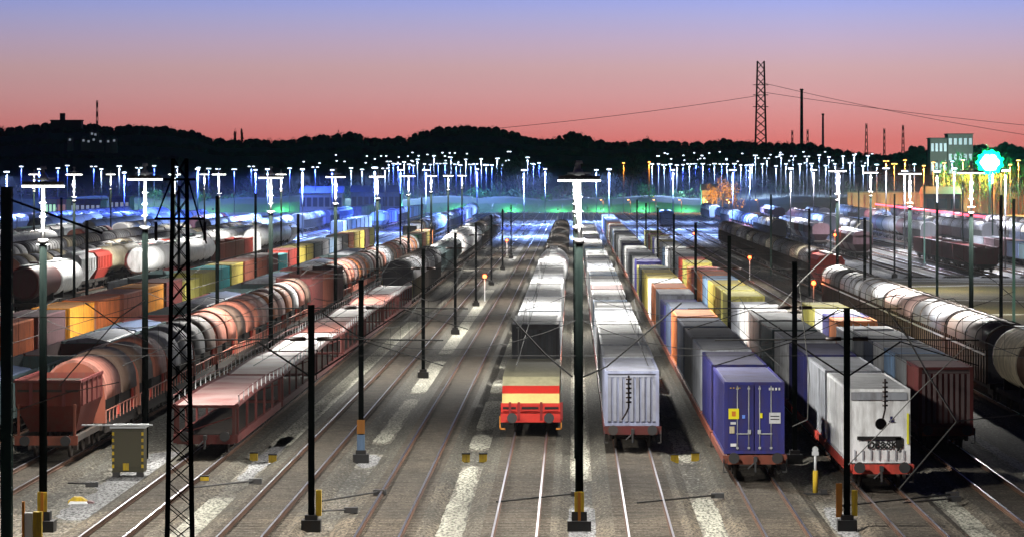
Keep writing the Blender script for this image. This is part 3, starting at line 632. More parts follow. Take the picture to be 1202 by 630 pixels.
# ------------------------------------------------------------------ rolling stock
def bogie_mb():
    b = MB()
    for y in (-.9, .9):
        for s in (-.75, .75): b.cyl((s-.06, y, .62), (s+.06, y, .62), .46, 14)
        b.cyl((-.9, y, .62), (.9, y, .62), .09, 6)
    for s in (-.98, .98): b.bb(s-.06, s+.06, -1.35, 1.35, .5, .85)
    b.bb(-.9, .9, -.2, .2, .6, .9); return b
def wheelset_mb():
    b = MB()
    for s in (-.75, .75): b.cyl((s-.06, 0, .5+.16), (s+.06, 0, .5+.16), .48, 16)
    b.cyl((-.95, 0, .66), (.95, 0, .66), .09, 6)
    for s in (-.98, .98): b.bb(s-.08, s+.08, -.28, .28, .5, .9)
    return b
def buffer_mb(): return MB().cyl((0, 0, 0), (0, -.42, 0), .1, 10).cyl((0, -.42, 0), (0, -.5, 0), .22, 16)
def running_gear(t, L, near, beam=None, four=False):
    ax = (-L/2+2.2, L/2-2.2)
    if four:
        for y in ax: part('wheelset', 'wheelset', wheelset_mb, M_wheel, t, (0, y, 0))
    else:
        for y in ax: part('bogie', 'bogie', bogie_mb, M_under, t, (0, y, 0))
    if near:
        for s in (-.87, .87): part('buffer', 'buffer', buffer_mb, M_steel, t, (s, -L/2+.02, 1.06))
        part('coupling', 'coupling', lambda: MB().bb(-.07, .07, -.35, 0, .9, 1.1).cyl((0, -.3, 1.0), (0, -.33, .5), .05, 6).cyl((.05, -.25, .95), (-.3, -.3, .62), .03, 6), M_steel, t, (0, -L/2, 0))
def flat_wagon(x, yc, L, label, near, frame='rust brown', group='flat wagons carrying containers', z=1.0):
    t = thing('flat_wagon', label, 'wagon', (x, yc, 0), group)
    def fr():
        b = MB()
        for s in (-1, 1): b.bb(s*1.2-.09, s*1.2+.09, -L/2+.15, L/2-.15, z-.22, z+.1)
        b.bb(-1.1, 1.1, -L/2, -L/2+.14, z-.25, z+.12).bb(-1.1, 1.1, L/2-.14, L/2, z-.25, z+.12).bb(-.25, .25, -L/2+.15, L/2-.15, z-.2, z+.02)
        k = -L/2+1.5
        while k < L/2-1: b.bb(-1.1, 1.1, k, k+.12, z-.15, z+.06); k += 1.6
        return b
    part('underframe', 'flat%.1f%.2f' % (L, z), fr, cm(frame), t)
    if near or yc < 700: running_gear(t, L, near)
    if near: part('step', 'fst', lambda: MB().bb(-1.28, -1.1, -.1, 0, .45, .5).bb(-1.28, -1.24, -.1, 0, .5, 1.0).bb(1.1, 1.28, -.1, 0, .45, .5).bb(1.24, 1.28, -.1, 0, .5, 1.0), M_steel, t, (0, -L/2+.1, 0))
    return t
def corr_profile(L, pitch, dep):
    pts = []; y = -L/2+.12; n = max(4, int((L-.24)/pitch)); p = (L-.24)/n
    for k in range(n):
        y0 = -L/2+.12+k*p; pts += [(y0, 0), (y0+p*.3, 0), (y0+p*.45, dep), (y0+p*.85, dep)]
    pts.append((L/2-.12, 0)); return pts
def cont_body_mb(W, L, H, pitch):
    b = MB(); pr = corr_profile(L, pitch, .045)
    for s in (-1, 1):
        for (ya, da), (yb, db) in zip(pr, pr[1:]):
            xa, xb = s*(W/2-.01-da), s*(W/2-.01-db); q = [(xa, ya, .12), (xb, yb, .12), (xb, yb, H-.1), (xa, ya, H-.1)]
            b.face(q if s > 0 else q[::-1])
    b.bb(-W/2+.06, W/2-.06, L/2-.1, L/2-.04, .12, H-.1); b.bb(-W/2+.06, W/2-.06, -L/2+.05, L/2-.1, .1, .14); return b
def cont_frame_mb(W, L, H):
    b = MB(); e = .075
    for sx in (-1, 1):
        for sy in (-1, 1): b.box(sx*(W/2-e), sy*(L/2-e), H/2, 2*e, 2*e, H)
        b.box(sx*(W/2-.04), 0, .07, .08, L-.3, .12); b.box(sx*(W/2-.04), 0, H-.055, .08, L-.3, .10)
    for sy in (-1, 1): b.box(0, sy*(L/2-.05), .07, W-.3, .08, .13); b.box(0, sy*(L/2-.05), H-.06, W-.3, .08, .115)
    return b
def cont_roof_mb(W, L, H):
    b = MB(); n = max(6, int(L/.5)); p = (L-.2)/n
    b.bb(-W/2+.05, W/2-.05, -L/2+.05, L/2-.05, H-.06, H-.03)
    for k in range(n): y = -L/2+.1+k*p; b.bb(-W/2+.16, W/2-.16, y+.06, y+p-.12, H-.03, H-.005)
    return b
def container(x, yc, z, colour, L, H, label, near, W=2.44, group=None, roofc=None, name='shipping_container', pitch=.3, front='door', far=False):
    t = thing(name, label, 'container', (x, yc, z), group); m = cm(colour); key = '%.2f_%.2f' % (L, H)
    part('body', 'cb'+key+('f' if far else ''), lambda: cont_body_mb(W, L, H, pitch if not far else 1.2), m, t)
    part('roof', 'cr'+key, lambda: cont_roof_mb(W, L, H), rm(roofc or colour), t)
    if not far: part('frame', 'cf'+key, lambda: cont_frame_mb(W, L, H), m, t)
    if front == 'door':
        for s in (-1, 1):
            dn = part('door', 'cd%.2f%d' % (H, s), lambda: MB().bb(min(s*.02, s*1.07), max(s*.02, s*1.07), 0, .04, .14, H-.13).bb(min(s*.1, s*.98), max(s*.1, s*.98), -.012, 0, .25, H*.32).bb(min(s*.1, s*.98), max(s*.1, s*.98), -.012, 0, H*.36, H*.62).bb(min(s*.1, s*.98), max(s*.1, s*.98), -.012, 0, H*.66, H-.25), m, t, (0, -L/2+.02, 0))
            if near:
                for q in (.22, .68): part('locking_rod', 'lr%.2f' % H, lambda: MB().cyl((0, 0, .16), (0, 0, H-.15), .022, 8).bb(-.05, .05, -.03, .03, .2, .28).bb(-.05, .05, -.03, .03, H-.3, H-.22), M_galv, dn, (s*q, -.045, 0))
                part('handle', 'hnd%d' % s, lambda: MB().bb(min(s*.15, s*.72), max(s*.15, s*.72), -.05, -.02, -.02, .02).box(s*.2, -.05, .08, .13, .04, .16), M_galv, dn, (0, -.045, H*.28))
    elif front == 'ribs':
        part('end_wall', 'ew%.2f' % H, lambda: MB().bb(-1.1, 1.1, 0, .03, .14, H-.12), m, t, (0, -L/2+.06, 0))
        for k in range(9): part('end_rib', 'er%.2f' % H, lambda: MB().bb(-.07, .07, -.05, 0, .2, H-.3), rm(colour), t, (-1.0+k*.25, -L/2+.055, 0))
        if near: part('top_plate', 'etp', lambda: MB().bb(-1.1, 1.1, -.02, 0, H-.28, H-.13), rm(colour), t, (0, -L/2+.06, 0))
    else:
        part('end_wall', 'ews%.2f' % H, lambda: MB().bb(-1.1, 1.1, 0, .03, .14, H-.12), m, t, (0, -L/2+.03, 0))
    return t
def arch(W, h0, h1, n=12, x0=0.0, p=1.0):
    return [(x0-W/2*math.cos(PI*i/n), h0+(h1-h0)*math.sin(PI*i/n)**p) for i in range(n+1)]
def roofed_wagon(x, yc, L, label, wallc, roofc, near, h0=2.9, h1=4.3, W=2.9, group='arched roof wagons', ribs=7, name='covered_wagon'):
    t = thing(name, label, 'wagon', (x, yc, 0), group)
    part('underframe', 'rwu%.1f' % L, lambda: MB().bb(-1.3, 1.3, -L/2, L/2, .9, 1.18), M_under, t)
    part('side_wall', 'rww%.1f' % L, lambda: MB().bb(-W/2+.06, W/2-.06, -L/2+.15, L/2-.15, 1.18, h0), cm(wallc), t)
    n = max(5, int(L/1.3)); ys = [-L/2+.2+k*(L-.4)/n for k in range(n+1)]; hx = W/2-.025
    if yc < 440:
        for s in (-1, 1):
            for y in ys: part('wall_post', 'wpst%.2f' % h0, lambda: MB().bb(-.035, .035, -.06, .06, 1.15, h0), M_under, t, (s*hx, y, 0))
    else:
        def posts():
            b = MB()
            for s in (-1, 1):
                for y in ys: b.bb(s*hx-.035, s*hx+.035, y-.06, y+.06, 1.15, h0)
            return b
        part('wall_posts', 'rwp%.1f%.1f' % (L, h0), posts, M_under, t, kind='stuff')
    part('roof', 'rwr%.1f%.2f' % (L, h1), lambda: MB().prism(arch(W, h0, h1, 16, 0, .62), -L/2+.12, L/2-.12, True, True), paint('wagonroof_'+roofc.replace(' ', '_'), tuple(v*.68+.03 for v in COL[roofc]), .6, .65, .1, .5, (.16, .12, .11), streak=False), t)
    for k in range(ribs+1):
        y = -L/2+.2+k*(L-.4)/ribs
        part('roof_rib', 'rwb%.2f%.2f' % (W, h1), lambda: MB().prism(arch(W+.08, h0, h1+.05, 16, 0, .62)[:] + arch(W-.1, h0, h1-.05, 16, 0, .62)[::-1], -.06, .06), M_under, t, (0, y, 0))
    part('end_wall', 'rwe%.2f' % h1, lambda: MB().prism(arch(W-.2, h0, h1-.1, 16, 0, .62), 0, .05).bb(-W/2+.1, W/2-.1, 0, .05, 1.2, h0), paint('wagon_end', (.10, .10, .11), .6, .3), t, (0, -L/2+.06, 0))
    running_gear(t, L, near); return t
def gondola(x, yc, L, label, c, near, h=3.2, group='open wagons', load=None, W=2.8):
    t = thing('open_wagon', label, 'wagon', (x, yc, 0), group)
    part('underframe', 'gou%.1f' % L, lambda: MB().bb(-1.25, 1.25, -L/2, L/2, .9, 1.15), M_under, t)
    def body():
        b = MB(); a = W/2
        b.bb(-a, -a+.08, -L/2+.2, L/2-.2, 1.15, h).bb(a-.08, a, -L/2+.2, L/2-.2, 1.15, h).bb(-a, a, -L/2+.12, -L/2+.2, 1.15, h).bb(-a, a, L/2-.2, L/2-.12, 1.15, h)
        for s in (-1, 1): b.bb(s*a-.07, s*a+.07, -L/2+.1, L/2-.1, h, h+.1)
        n = int(L/1.5)
        for s in (-1, 1):
            for k in range(n+1): y = -L/2+.3+k*(L-.6)/n; b.box(s*(a+.04), y, (1.2+h)/2, .08, .14, h-1.2)
        return b
    part('body', 'gob%.1f%.1f' % (L, h), body, cm(c), t)
    if load: part('tarpaulin', 'gol%.1f%.1f' % (L, h), lambda: MB().prism([(-W/2+.1, h-.1), (W/2-.1, h-.1), (W/2-.3, h+.12), (0, h+.3), (-W/2+.3, h+.12)], -L/2+.25, L/2-.25), cm(load), t)
    else: part('floor', 'gof%.1f' % L, lambda: MB().bb(-W/2+.1, W/2-.1, -L/2+.25, L/2-.25, 1.16, 1.5), M_under, t)
    running_gear(t, L, near); return t
def hood_wagon(x, yc, L, label, cols, near, group='telescopic hood wagons', nseg=2):
    t = thing('hood_wagon', label, 'wagon', (x, yc, 0), group)
    part('underframe', 'hwu%.1f' % L, lambda: MB().bb(-1.3, 1.3, -L/2, L/2, .9, 1.2).bb(-1.42, -1.3, -L/2+.8, L/2-.8, .75, 1.25).bb(1.3, 1.42, -L/2+.8, L/2-.8, .75, 1.25), M_under, t)
    g = (L-1.6)/nseg
    for k in range(nseg):
        big = k % 2; wdt = 2.95 if big else 2.8; hh = 4.15 if big else 4.05
        y = -L/2+.8+k*g
        part('hood_segment', 'hs%d%.2f' % (big, g), lambda: MB().prism([(-wdt/2-.02, 2.25)] + arch(wdt, 2.7, hh, 14)[:] + [(wdt/2+.02, 2.25)], .12, g-.12, True, True), paint('hood_'+cols[k % len(cols)].replace(' ', '_'), tuple(v*.6+.01 for v in COL[cols[k % len(cols)]]), .6, .75, dirtc=(.05, .03, .022)), t, (0, y, 0))
        part('seal_band', 'sb%d' % big, lambda: MB().prism(arch(2.75, 1.7, 3.93, 14), -.14, .14), M_black, t, (0, y, 0))
    for s in (-1, 1): part('end_wall', 'hwe', lambda: MB().prism([(-1.4, 1.2)] + arch(2.8, 2.3, 3.95, 10) + [(1.4, 1.2)], -.06, .06), cm('rust brown'), t, (0, s*(L/2-.6), 0))
    part('cradle', 'hwc%.1f' % L, lambda: MB().bb(-1.15, 1.15, -L/2+.7, L/2-.7, 1.2, 2.3), M_under, t)
    for k in range(nseg+1):
        for s in (-1, 1): part('hood_post', 'hwpost', lambda: MB().bb(-.05, .05, -.09, .09, 1.15, 2.35), cm('red') if k in (1, nseg) else cm('maroon'), t, (s*1.28, -L/2+.8+k*g, 0))
    def rail():
        b = MB()
        for s in (-1, 1):
            b.bb(s*1.45-.02, s*1.45+.02, -L/2+.5, L/2-.5, 1.75, 1.79)
            for k in range(10): y = -L/2+.5+k*(L-1)/9; b.bb(s*1.45-.02, s*1.45+.02, y-.02, y+.02, 1.2, 1.79)
        return b
    part('handrail', 'hwr%.1f' % L, rail, cm('pink'), t)
    running_gear(t, L, near); return t
def tank_wagon(x, yc, L, label, c, near, R=1.35, group='tank wagons', rings=False, band=None):
    t = thing('tank_wagon', label, 'wagon', (x, yc, 0), group); zc = 1.35+R
    part('underframe', 'twu%.1f' % L, lambda: MB().bb(-1.2, 1.2, -L/2, L/2, .9, 1.15), M_under, t)
    def barrel():
        b = MB(); a = L/2-.7
        return b.cyl((0, -a, zc), (0, a, zc), R, 24, cap=False).cyl((0, -a-.28, zc), (0, -a, zc), R*.78, 24, R, cap=True).cyl((0, a, zc), (0, a+.28, zc), R, 24, R*.78, cap=True)
    part('barrel', 'twb%.1f%.2f' % (L, R), barrel, cm(c), t)
    part('dome', 'twd%.2f' % R, lambda: MB().cyl((0, 0, zc+R-.1), (0, 0, zc+R+.28), .42, 14), cm(c), t)
    part('walkway', 'tww%.1f%.2f' % (L, R), lambda: MB().bb(-.4, .4, -L/2+.9, -.6, zc+R+.06, zc+R+.1).bb(-.4, .4, .6, L/2-.9, zc+R+.06, zc+R+.1), M_galv, t)
    for s in (-1, 1): part('saddle', 'tws', lambda: MB().bb(-1.1, 1.1, -.25, .25, 1.15, 1.8), M_under, t, (0, s*L*.3, 0))
    if band: part('stripe_band', 'twbd%.2f' % R, lambda: MB().cyl((0, -.35, zc), (0, .35, zc), R+.012, 24), cm(band), t, (0, -L*.22, 0))
    if rings:
        for k in range(int((L-1.6)/.5)): part('ring', 'twr%.2f' % R, lambda: MB().cyl((0, -.1, zc), (0, .1, zc), R+.05, 24), cm('cream'), t, (0, -L/2+.9+k*.5, 0))
    running_gear(t, L, near); return t
def car_transporter(x, yc, L, label, near, deckc, group='double deck car transporter wagons'):
    t = thing('car_transporter_wagon', label, 'wagon', (x, yc, 0), group)
    rc = paint('transporter_red', (.10, .022, .02), .6, .6); hd = 2.38
    part('underframe', 'ctu%.1f' % L, lambda: MB().bb(-1.4, -1.25, -L/2, L/2, .75, 1.1).bb(1.25, 1.4, -L/2, L/2, .75, 1.1).bb(-1.25, 1.25, -L/2, -L/2+.15, .7, 1.1).bb(-1.25, 1.25, L/2-.15, L/2, .7, 1.1), rc, t)
    part('lower_deck', 'ctl%.1f' % L, lambda: MB().bb(-1.25, 1.25, -L/2+.15, L/2-.15, .95, 1.02), M_under, t)
    def ud():
        b = MB(); n = 12
        for k in range(n):
            y0, y1 = -L/2+k*L/n, -L/2+(k+1)*L/n; z = lambda y: hd + .12*math.sin(PI*min(1, max(0, (y+L/2)/L*1.0)))
            b.face([(-1.3, y0, z(y0)), (1.3, y0, z(y0)), (1.3, y1, z(y1)), (-1.3, y1, z(y1))])
            b.face([(-1.3, y1, z(y1)-.1), (1.3, y1, z(y1)-.1), (1.3, y0, z(y0)-.1), (-1.3, y0, z(y0)-.1)])
        return b
    zz = lambda y: hd + .12*math.sin(PI*min(1, max(0, (y+L/2)/L)))
    part('upper_deck', 'ctd%.1f' % L, ud, paint('deck_'+deckc, tuple(v*.55+.04 for v in COL[deckc]), .55, .9, 0, .35, (.16, .04, .035), streak=False), t)
    for s in (-1, 1):
        def edge():
            b = MB(); n = 12
            for k in range(n):
                y0, y1 = -L/2+k*L/n, -L/2+(k+1)*L/n
                b.cyl((s*1.36, y0, zz(y0)-.02), (s*1.36, y1, zz(y1)-.02), .11, 5); b.cyl((s*1.42, y0, zz(y0)+.42), (s*1.42, y1, zz(y1)+.42), .025, 4)
            return b
        part('side_rail', 'cte%.1f%d' % (L, s), edge, rc, t)
        n = 6
        for k in range(n):
            y = -L/2+.4+k*(L-.8)/(n-1)
            part('post', 'ctp%d%d' % (s, k), lambda: MB().box(s*1.36, 0, (1.05+zz(y))/2, .1, .16, zz(y)-1.05), rc, t, (0, y, 0))
            part('railing_post', 'ctq%d%d' % (s, k), lambda: MB().box(s*1.42, 0, zz(y)+.2, .04, .04, .5), M_galv, t, (0, y, 0))
            if k: part('railing_post', 'ctz%d%d' % (s, k), lambda: MB().box(s*1.42, 0, zz(y)+.2, .04, .04, .5), M_galv, t, (0, y-(L-.8)/(n-1)/2, 0))
    part('end_gate', 'ctg', lambda: MB().bb(-1.3, -1.15, -.05, .05, 1.1, hd-.1).bb(1.15, 1.3, -.05, .05, 1.1, hd-.1).bb(-1.3, 1.3, -.08, 0, hd-.1, hd+.02).cyl((-1.2, 0, 1.1), (1.2, 0, 1.9), .03, 5), rc, t, (0, -L/2+.1, 0))
    running_gear(t, L, near, four=True); return t
def hopper(x, yc, L, label, c, near, group='hopper wagons'):
    t = thing('hopper_wagon', label, 'wagon', (x, yc, 0), group)
    part('underframe', 'hou%.1f' % L, lambda: MB().bb(-1.2, 1.2, -L/2, L/2, .9, 1.15), M_under, t)
    def body():
        b = MB(); a = L/2-.6
        P = [(-1.4, -a, 3.5), (1.4, -a, 3.5), (1.4, a, 3.5), (-1.4, a, 3.5)]; Q = [(-1.4, -a, 2.2), (1.4, -a, 2.2), (1.4, a, 2.2), (-1.4, a, 2.2)]; R = [(-.8, -a+1.4, 1.15), (.8, -a+1.4, 1.15), (.8, a-1.4, 1.15), (-.8, a-1.4, 1.15)]
        for A, B in ((Q, P), (R, Q)):
            for k in range(4): j = (k+1) % 4; b.face([A[k], A[j], B[j], B[k]])
        b.prism([(-1.45, 3.5), (1.45, 3.5), (1.1, 3.95), (0, 4.15), (-1.1, 3.95)], -a-.05, a+.05)
        n = int(L/1.4)
        for s in (-1, 1):
            for k in range(n+1): b.box(s*1.43, -a+k*2*a/n, 2.9, .08, .12, 1.3)
        return b
    part('body', 'hob%.1f' % L, body, cm(c), t)
    part('roof_hatch', 'hoh%.1f' % L, lambda: MB().bb(-.35, .35, -L/2+1.2, L/2-1.2, 4.1, 4.25), M_galv, t)
    running_gear(t, L, near); return t

# --- track +7.34: blue-doored container train -------------------------------------------------
PITCH = 14.3
def cont_train(x, d0, n, cols, where, frame='rust brown', H=2.9, H2=None, z=1.15, near_front='door', group='', roofs=None, L=12.19, first_lab=None, pitch=PITCH, fronts=None, name='shipping_container', kind='shipping container'):
    for k in range(n):
        c = cols[k] if k < len(cols) else cols[(k*7+3) % len(cols)]
        yc = d0 + k*pitch + L/2; near = yc < 260
        hh = H if (k*5) % 7 else H-.3
        if k == 0: hh = H
        lab = first_lab if (k == 0 and first_lab) else '%s %s, %s in the row %s' % (c, kind, ordn(k+1), where)
        fr = (fronts[k] if fronts and k < len(fronts) else ('door' if k % 3 else 'ribs'))
        container(x + rnd.uniform(-.03, .03), yc, z, c, L, hh, lab, near, group='containers ' + where, roofc=(roofs[k] if roofs and k < len(roofs) else None), front=fr, far=yc > 420, name=name)
        flat_wagon(x, yc + .15, pitch-.35, 'flat wagon under the %s container %s' % (ordn(k+1), where), near and k < 2 or k == 0, frame, group='flat wagons ' + where, z=z-.12)
T3C = ['violet blue', 'navy blue', 'light grey', 'grey', 'slate blue', 'orange', 'slate blue', 'violet blue', 'light grey', 'orange', 'white', 'yellow', 'yellow', 'dark grey', 'olive yellow', 'violet blue', 'white', 'dark grey', 'light grey', 'grey', 'white', 'light grey', 'navy blue', 'white', 'grey']
cont_train(7.34, 155, 46, T3C, 'behind the blue doored container', first_lab='blue container with yellow and white stickers on its rod locked doors', fronts=['door', 'door', 'plain', 'plain', 'ribs', 'plain'])
# stickers on the blue container
t = [o for o in bpy.data.objects if o.get('label', '').startswith('blue container with yellow')][0]
def plate(xx, zz, wd, hh, m, name='sticker', dy=-.07): part(name, None, lambda: MB().bb(xx-wd/2, xx+wd/2, -6.095+dy, -6.095+dy+.012, zz-hh/2, zz+hh/2), m, t)
plate(-.83, 1.62, .42, .42, paint('sticker_yellow', (.85, .75, .02), .5, 0)); plate(-.83, 1.62, .16, .2, paint('sticker_red', (.6, .2, .02), .5, 0), dy=-.083)
plate(-.43, 1.5, .12, .14, paint('sticker_blue', (.15, .3, .9), .5, 0)); plate(.28, 1.55, .1, .2, MATS['sticker_yellow']); plate(.83, 1.45, .46, .44, M_white)
plate(.83, 1.52, .36, .04, M_steel, 'print_line', -.083); plate(.83, 1.40, .36, .04, M_steel, 'print_line', -.083)
plate(-.85, 1.24, .22, .1, M_white); plate(-.9, .97, .2, .28, cm('cream')); plate(-.84, .36, .24, .12, M_white)
for k in range(4): plate(.62+k*.13, 2.62, .07, .1, M_white, 'letter'); plate(-.95+k*.12, 2.66, .06, .04, M_yellow, 'letter')
# --- track +12: white tank container train
T4C = ['white', 'light grey', 'navy blue', 'white', 'dark grey', 'grey', 'white', 'light grey', 'olive yellow', 'olive yellow', 'yellow', 'light blue', 'orange', 'red', 'orange', 'olive yellow', 'red', 'light grey', 'white', 'grey', 'white', 'light blue']
cont_train(12.0, 150.0, 30, T4C, 'behind the big white container', first_lab='big white container with black lettering band and yellow edge strip above a red buffer beam', fronts=['plain', 'plain', 'door'], frame='red', group='')
t = [o for o in bpy.data.objects if o.get('label', '').startswith('big white container')][0]
plate(.0, .98, 1.72, .14, M_black, 'lettering_band', -.06)
GL = ['11110001111', '10010001001']  # placeholder rows unused
def txt(s, xx, zz, size, m, dy):
    cu = bpy.data.curves.new('lettering', 'FONT'); cu.body = s; cu.size = size; cu.extrude = .006; cu.align_x = 'CENTER'; cu.offset = .012
    ob = bpy.data.objects.new('lettering', cu); C.objects.link(ob)
    dg = bpy.context.evaluated_depsgraph_get(); me = bpy.data.meshes.new_from_object(ob.evaluated_get(dg)); bpy.data.objects.remove(ob)
    o = bpy.data.objects.new('lettering', me); me.materials.append(m); C.objects.link(o); o.parent = t; o.rotation_euler = (PI/2, 0, 0); o.location = (xx, -6.095+dy, zz)
txt('DE&SKJ', .18, .58, .40, M_black, -.06)
plate(.78, .80, .26, .40, M_black, 'emblem', -.06)
plate(.48, 1.75, .1, .16, cm('navy blue'), 'mark', -.06); plate(.48, 1.64, .2, .05, cm('navy blue'), 'mark', -.06)
plate(1.12, 1.35, .08, 1.2, paint('strip_yellow', (.8, .75, .05), .5, 0), 'edge_strip', -.06)
for k in range(7): plate(-.95+k*.32, .32, .05, .42, cm('light grey'), 'lower_rib', -.05)
plate(0, 2.62, 2.2, .3, cm('light grey'), 'top_panel', -.05)
# --- track +16.66
T5C = ['maroon', 'grey', 'light blue', 'white', 'slate blue', 'light grey', 'white', 'light grey', 'orange', 'violet blue', 'white', 'olive yellow', 'olive yellow']
cont_train(16.66, 171, 13, T5C, 'behind the dark maroon container', H=2.7, L=6.06, pitch=6.75, first_lab='dark maroon ribbed container at the right end of the container rows', fronts=['ribs', 'plain'], group='')
# --- track +2.68: light curtain-sided swap bodies
T2C = ['lavender grey', 'light grey', 'light grey', 'white', 'white', 'light grey', 'white', 'light blue', 'white', 'maroon', 'white', 'white', 'light blue', 'white', 'white', 'light grey', 'white', 'navy blue', 'white', 'light grey', 'dark grey', 'white', 'light blue', 'white']
cont_train(2.68, 171.5, 38, T2C, 'right of the centre floodlight mast', first_lab='lavender grey swap body with nine vertical end ribs right of the centre mast', H=2.45, z=1.2, fronts=['ribs', 'plain', 'plain', 'plain'], roofs=['lavender grey', 'white', 'light grey', 'white', 'white'], frame='maroon', group='', name='swap_body', kind='swap body', pitch=13.6)

# --- track -1.98: red and cream wagon, grey box, white roofs, tank
x = -1.98; L = 19.0; yc = 182 + L/2
t = thing('striped_wagon', 'low bright red wagon with cream and red striped sloping hood on the centre track', 'wagon', (x, yc, 0))
part('underframe', None, lambda: MB().bb(-1.35, 1.35, -L/2+.2, L/2, .8, 1.15), cm('rust brown'), t)
part('red_end', None, lambda: MB().bb(-1.42, 1.42, -L/2-.1, -L/2+.05, .95, 1.60), M_red, t)
for k, (a, b2) in enumerate(((-1.4, -.62), (-.5, .45), (.58, 1.4))):
    part('end_panel', None, lambda: MB().bb(a, b2, -L/2-.2, -L/2-.1, 1.18, 1.55).bb(a+.1, b2-.1, -L/2-.26, -L/2-.2, 1.24, 1.30).bb(a+.1, b2-.1, -L/2-.26, -L/2-.2, 1.44, 1.5), M_red, t)
    part('recess', None, lambda: MB().bb(a+.08, b2-.08, -L/2-.23, -L/2-.201, 1.32, 1.42), M_black, t)
for s in (-.98, -.56, .5, 1.46): part('stanchion', 'wst', lambda: MB().bb(-.06, .06, -.12, 0, .8, 1.66), paint('dark_red', (.2, .01, .01), .5, .2), t, (s, -L/2-.21, 0))
part('buffer_beam', None, lambda: MB().bb(-1.42, 1.42, -L/2-.3, -L/2-.1, .70, 1.12), M_red, t)
for s in (-.87, .87): part('buffer', 'bufferw', lambda: MB().cyl((0, 0, 0), (0, -.35, 0), .12, 10).cyl((0, -.35, 0), (0, -.45, 0), .24, 18), M_steel, t, (s, -L/2-.28, .93))
HP = [(1.60, -.06), (2.02, .55), (2.36, 1.15), (2.74, 2.1), (2.79, 5), (2.8, 12)]
HM = ['cream', 'cream', 'red', 'stone', 'stone', 'stone']
for k in range(5):
    (za, ya), (zb, yb) = HP[k], HP[k+1]; mt = {'cream': M_cream, 'red': M_red}.get(HM[k+1] if k else 'cream', paint('paint_stone', (.45, .42, .26), .6, .3))
    part('hood_panel', None, lambda: MB().face([(-1.36, -L/2+ya, za), (1.36, -L/2+ya, za), (1.36, -L/2+yb-.02, zb), (-1.36, -L/2+yb-.02, zb)]).face([(1.36, -L/2+ya, za), (1.36, -L/2+ya, 1.15), (1.36, -L/2+yb, 1.15), (1.36, -L/2+yb, zb)]).face([(-1.36, -L/2+yb, zb), (-1.36, -L/2+yb, 1.15), (-1.36, -L/2+ya, 1.15), (-1.36, -L/2+ya, za)]), mt, t)
part('body', None, lambda: MB().bb(-1.32, 1.32, -L/2+.3, L/2-.1, 1.15, 1.58), M_cream, t)
part('rear_hood', None, lambda: MB().bb(-1.36, 1.36, -L/2+12, L/2-.1, 1.16, 2.8), paint('paint_stone', (.45, .42, .26), .6, .3), t)
running_gear(t, L, False)
part('steps', None, lambda: MB().bb(-1.48, -1.2, -L/2-.2, -L/2+.1, .35, .42).bb(-1.48, -1.42, -L/2-.2, -L/2-.15, .35, 1.0).bb(1.2, 1.48, -L/2-.2, -L/2+.1, .35, .42).bb(1.42, 1.48, -L/2-.2, -L/2-.15, .35, 1.0), M_orange, t)
WB = ['grey', 'light grey', 'light grey', 'white', 'light grey', 'white', 'white', 'light grey', 'white', 'white', 'light grey', 'white']
for k, c in enumerate(WB):
    yc = 205+6.1+k*14.4
    container(x, yc, 1.2, c, 12.6, 3.25 if k == 0 else 2.95, ('grey ribbed box container directly behind the red striped wagon' if k == 0 else '%s box container, %s behind the red striped wagon on the centre track' % (c, ordn(k+1))), True if k < 4 else False, group='boxes on the centre track', front='ribs' if k in (0, 3) else 'plain', W=2.5, roofc='light grey' if k == 0 else None)
    flat_wagon(x, yc, 13.9, 'flat wagon under the %s box on the centre track' % ordn(k+1), k == 0, 'rust brown', 'flat wagons on the centre track', 1.08)
tank_wagon(x, 388, 16, 'white tank wagon with red band on the centre track', 'white', False, 1.6, band='red')
tank_wagon(x, 406, 16, 'second white tank wagon behind the red banded one on the centre track', 'white', False, 1.6)
for k in range(14):
    y = 432+k*19
    roofed_wagon(x, y, 18, 'dark arched roof wagon, %s behind the white tanks on the centre track' % ordn(k+1), 'dark grey', ['dark grey', 'grey', 'light grey'][k % 3], False, group='arched wagons on the centre track')
container(x, 712, 1.2, 'yellow', 12.2, 2.6, 'bright yellow container at the far end of the centre track', False, far=True); flat_wagon(x, 712, 13.9, 'flat wagon under the bright yellow container', False)
# --- track -15.96: car transporters, arched roofs, dark hoppers, tanks
for k in range(7):
    L = 25.0; y = 167 + L/2 + k*25.9
    car_transporter(-15.96, y, L, 'reddish double deck car transporter wagon, %s from the front' % ordn(k+1), k == 0, ['pale pink', 'pale pink', 'white', 'salmon', 'pale pink', 'salmon', 'white'][k])
for k in range(4):
    roofed_wagon(-15.96, 350+9+k*18.8, 18, 'grey domed wagon, %s behind the car transporters' % ordn(k+1), 'light grey' if k else 'olive yellow', 'light grey', False, h0=2.8, h1=4.5, group='domed wagons left')
for k in range(5): hopper(-15.96, 434+k*15.5, 15, 'dark hopper wagon, %s behind the domed grey wagons' % ordn(k+1), 'dark grey', False)
for k in range(6): tank_wagon(-15.96, 520+k*16.5, 15.8, 'white tank wagon, %s behind the dark hoppers left of the empty tracks' % ordn(k+1), 'white' if k < 4 else 'light grey', False, 1.62, band='orange' if k == 0 else None)
for k in range(9): roofed_wagon(-15.96, 622+k*18.8, 18, 'far covered wagon, %s behind the white tanks left of the empty tracks' % ordn(k+1), ['light blue', 'maroon', 'grey'][k % 3], 'light grey', False, group='far covered wagons')
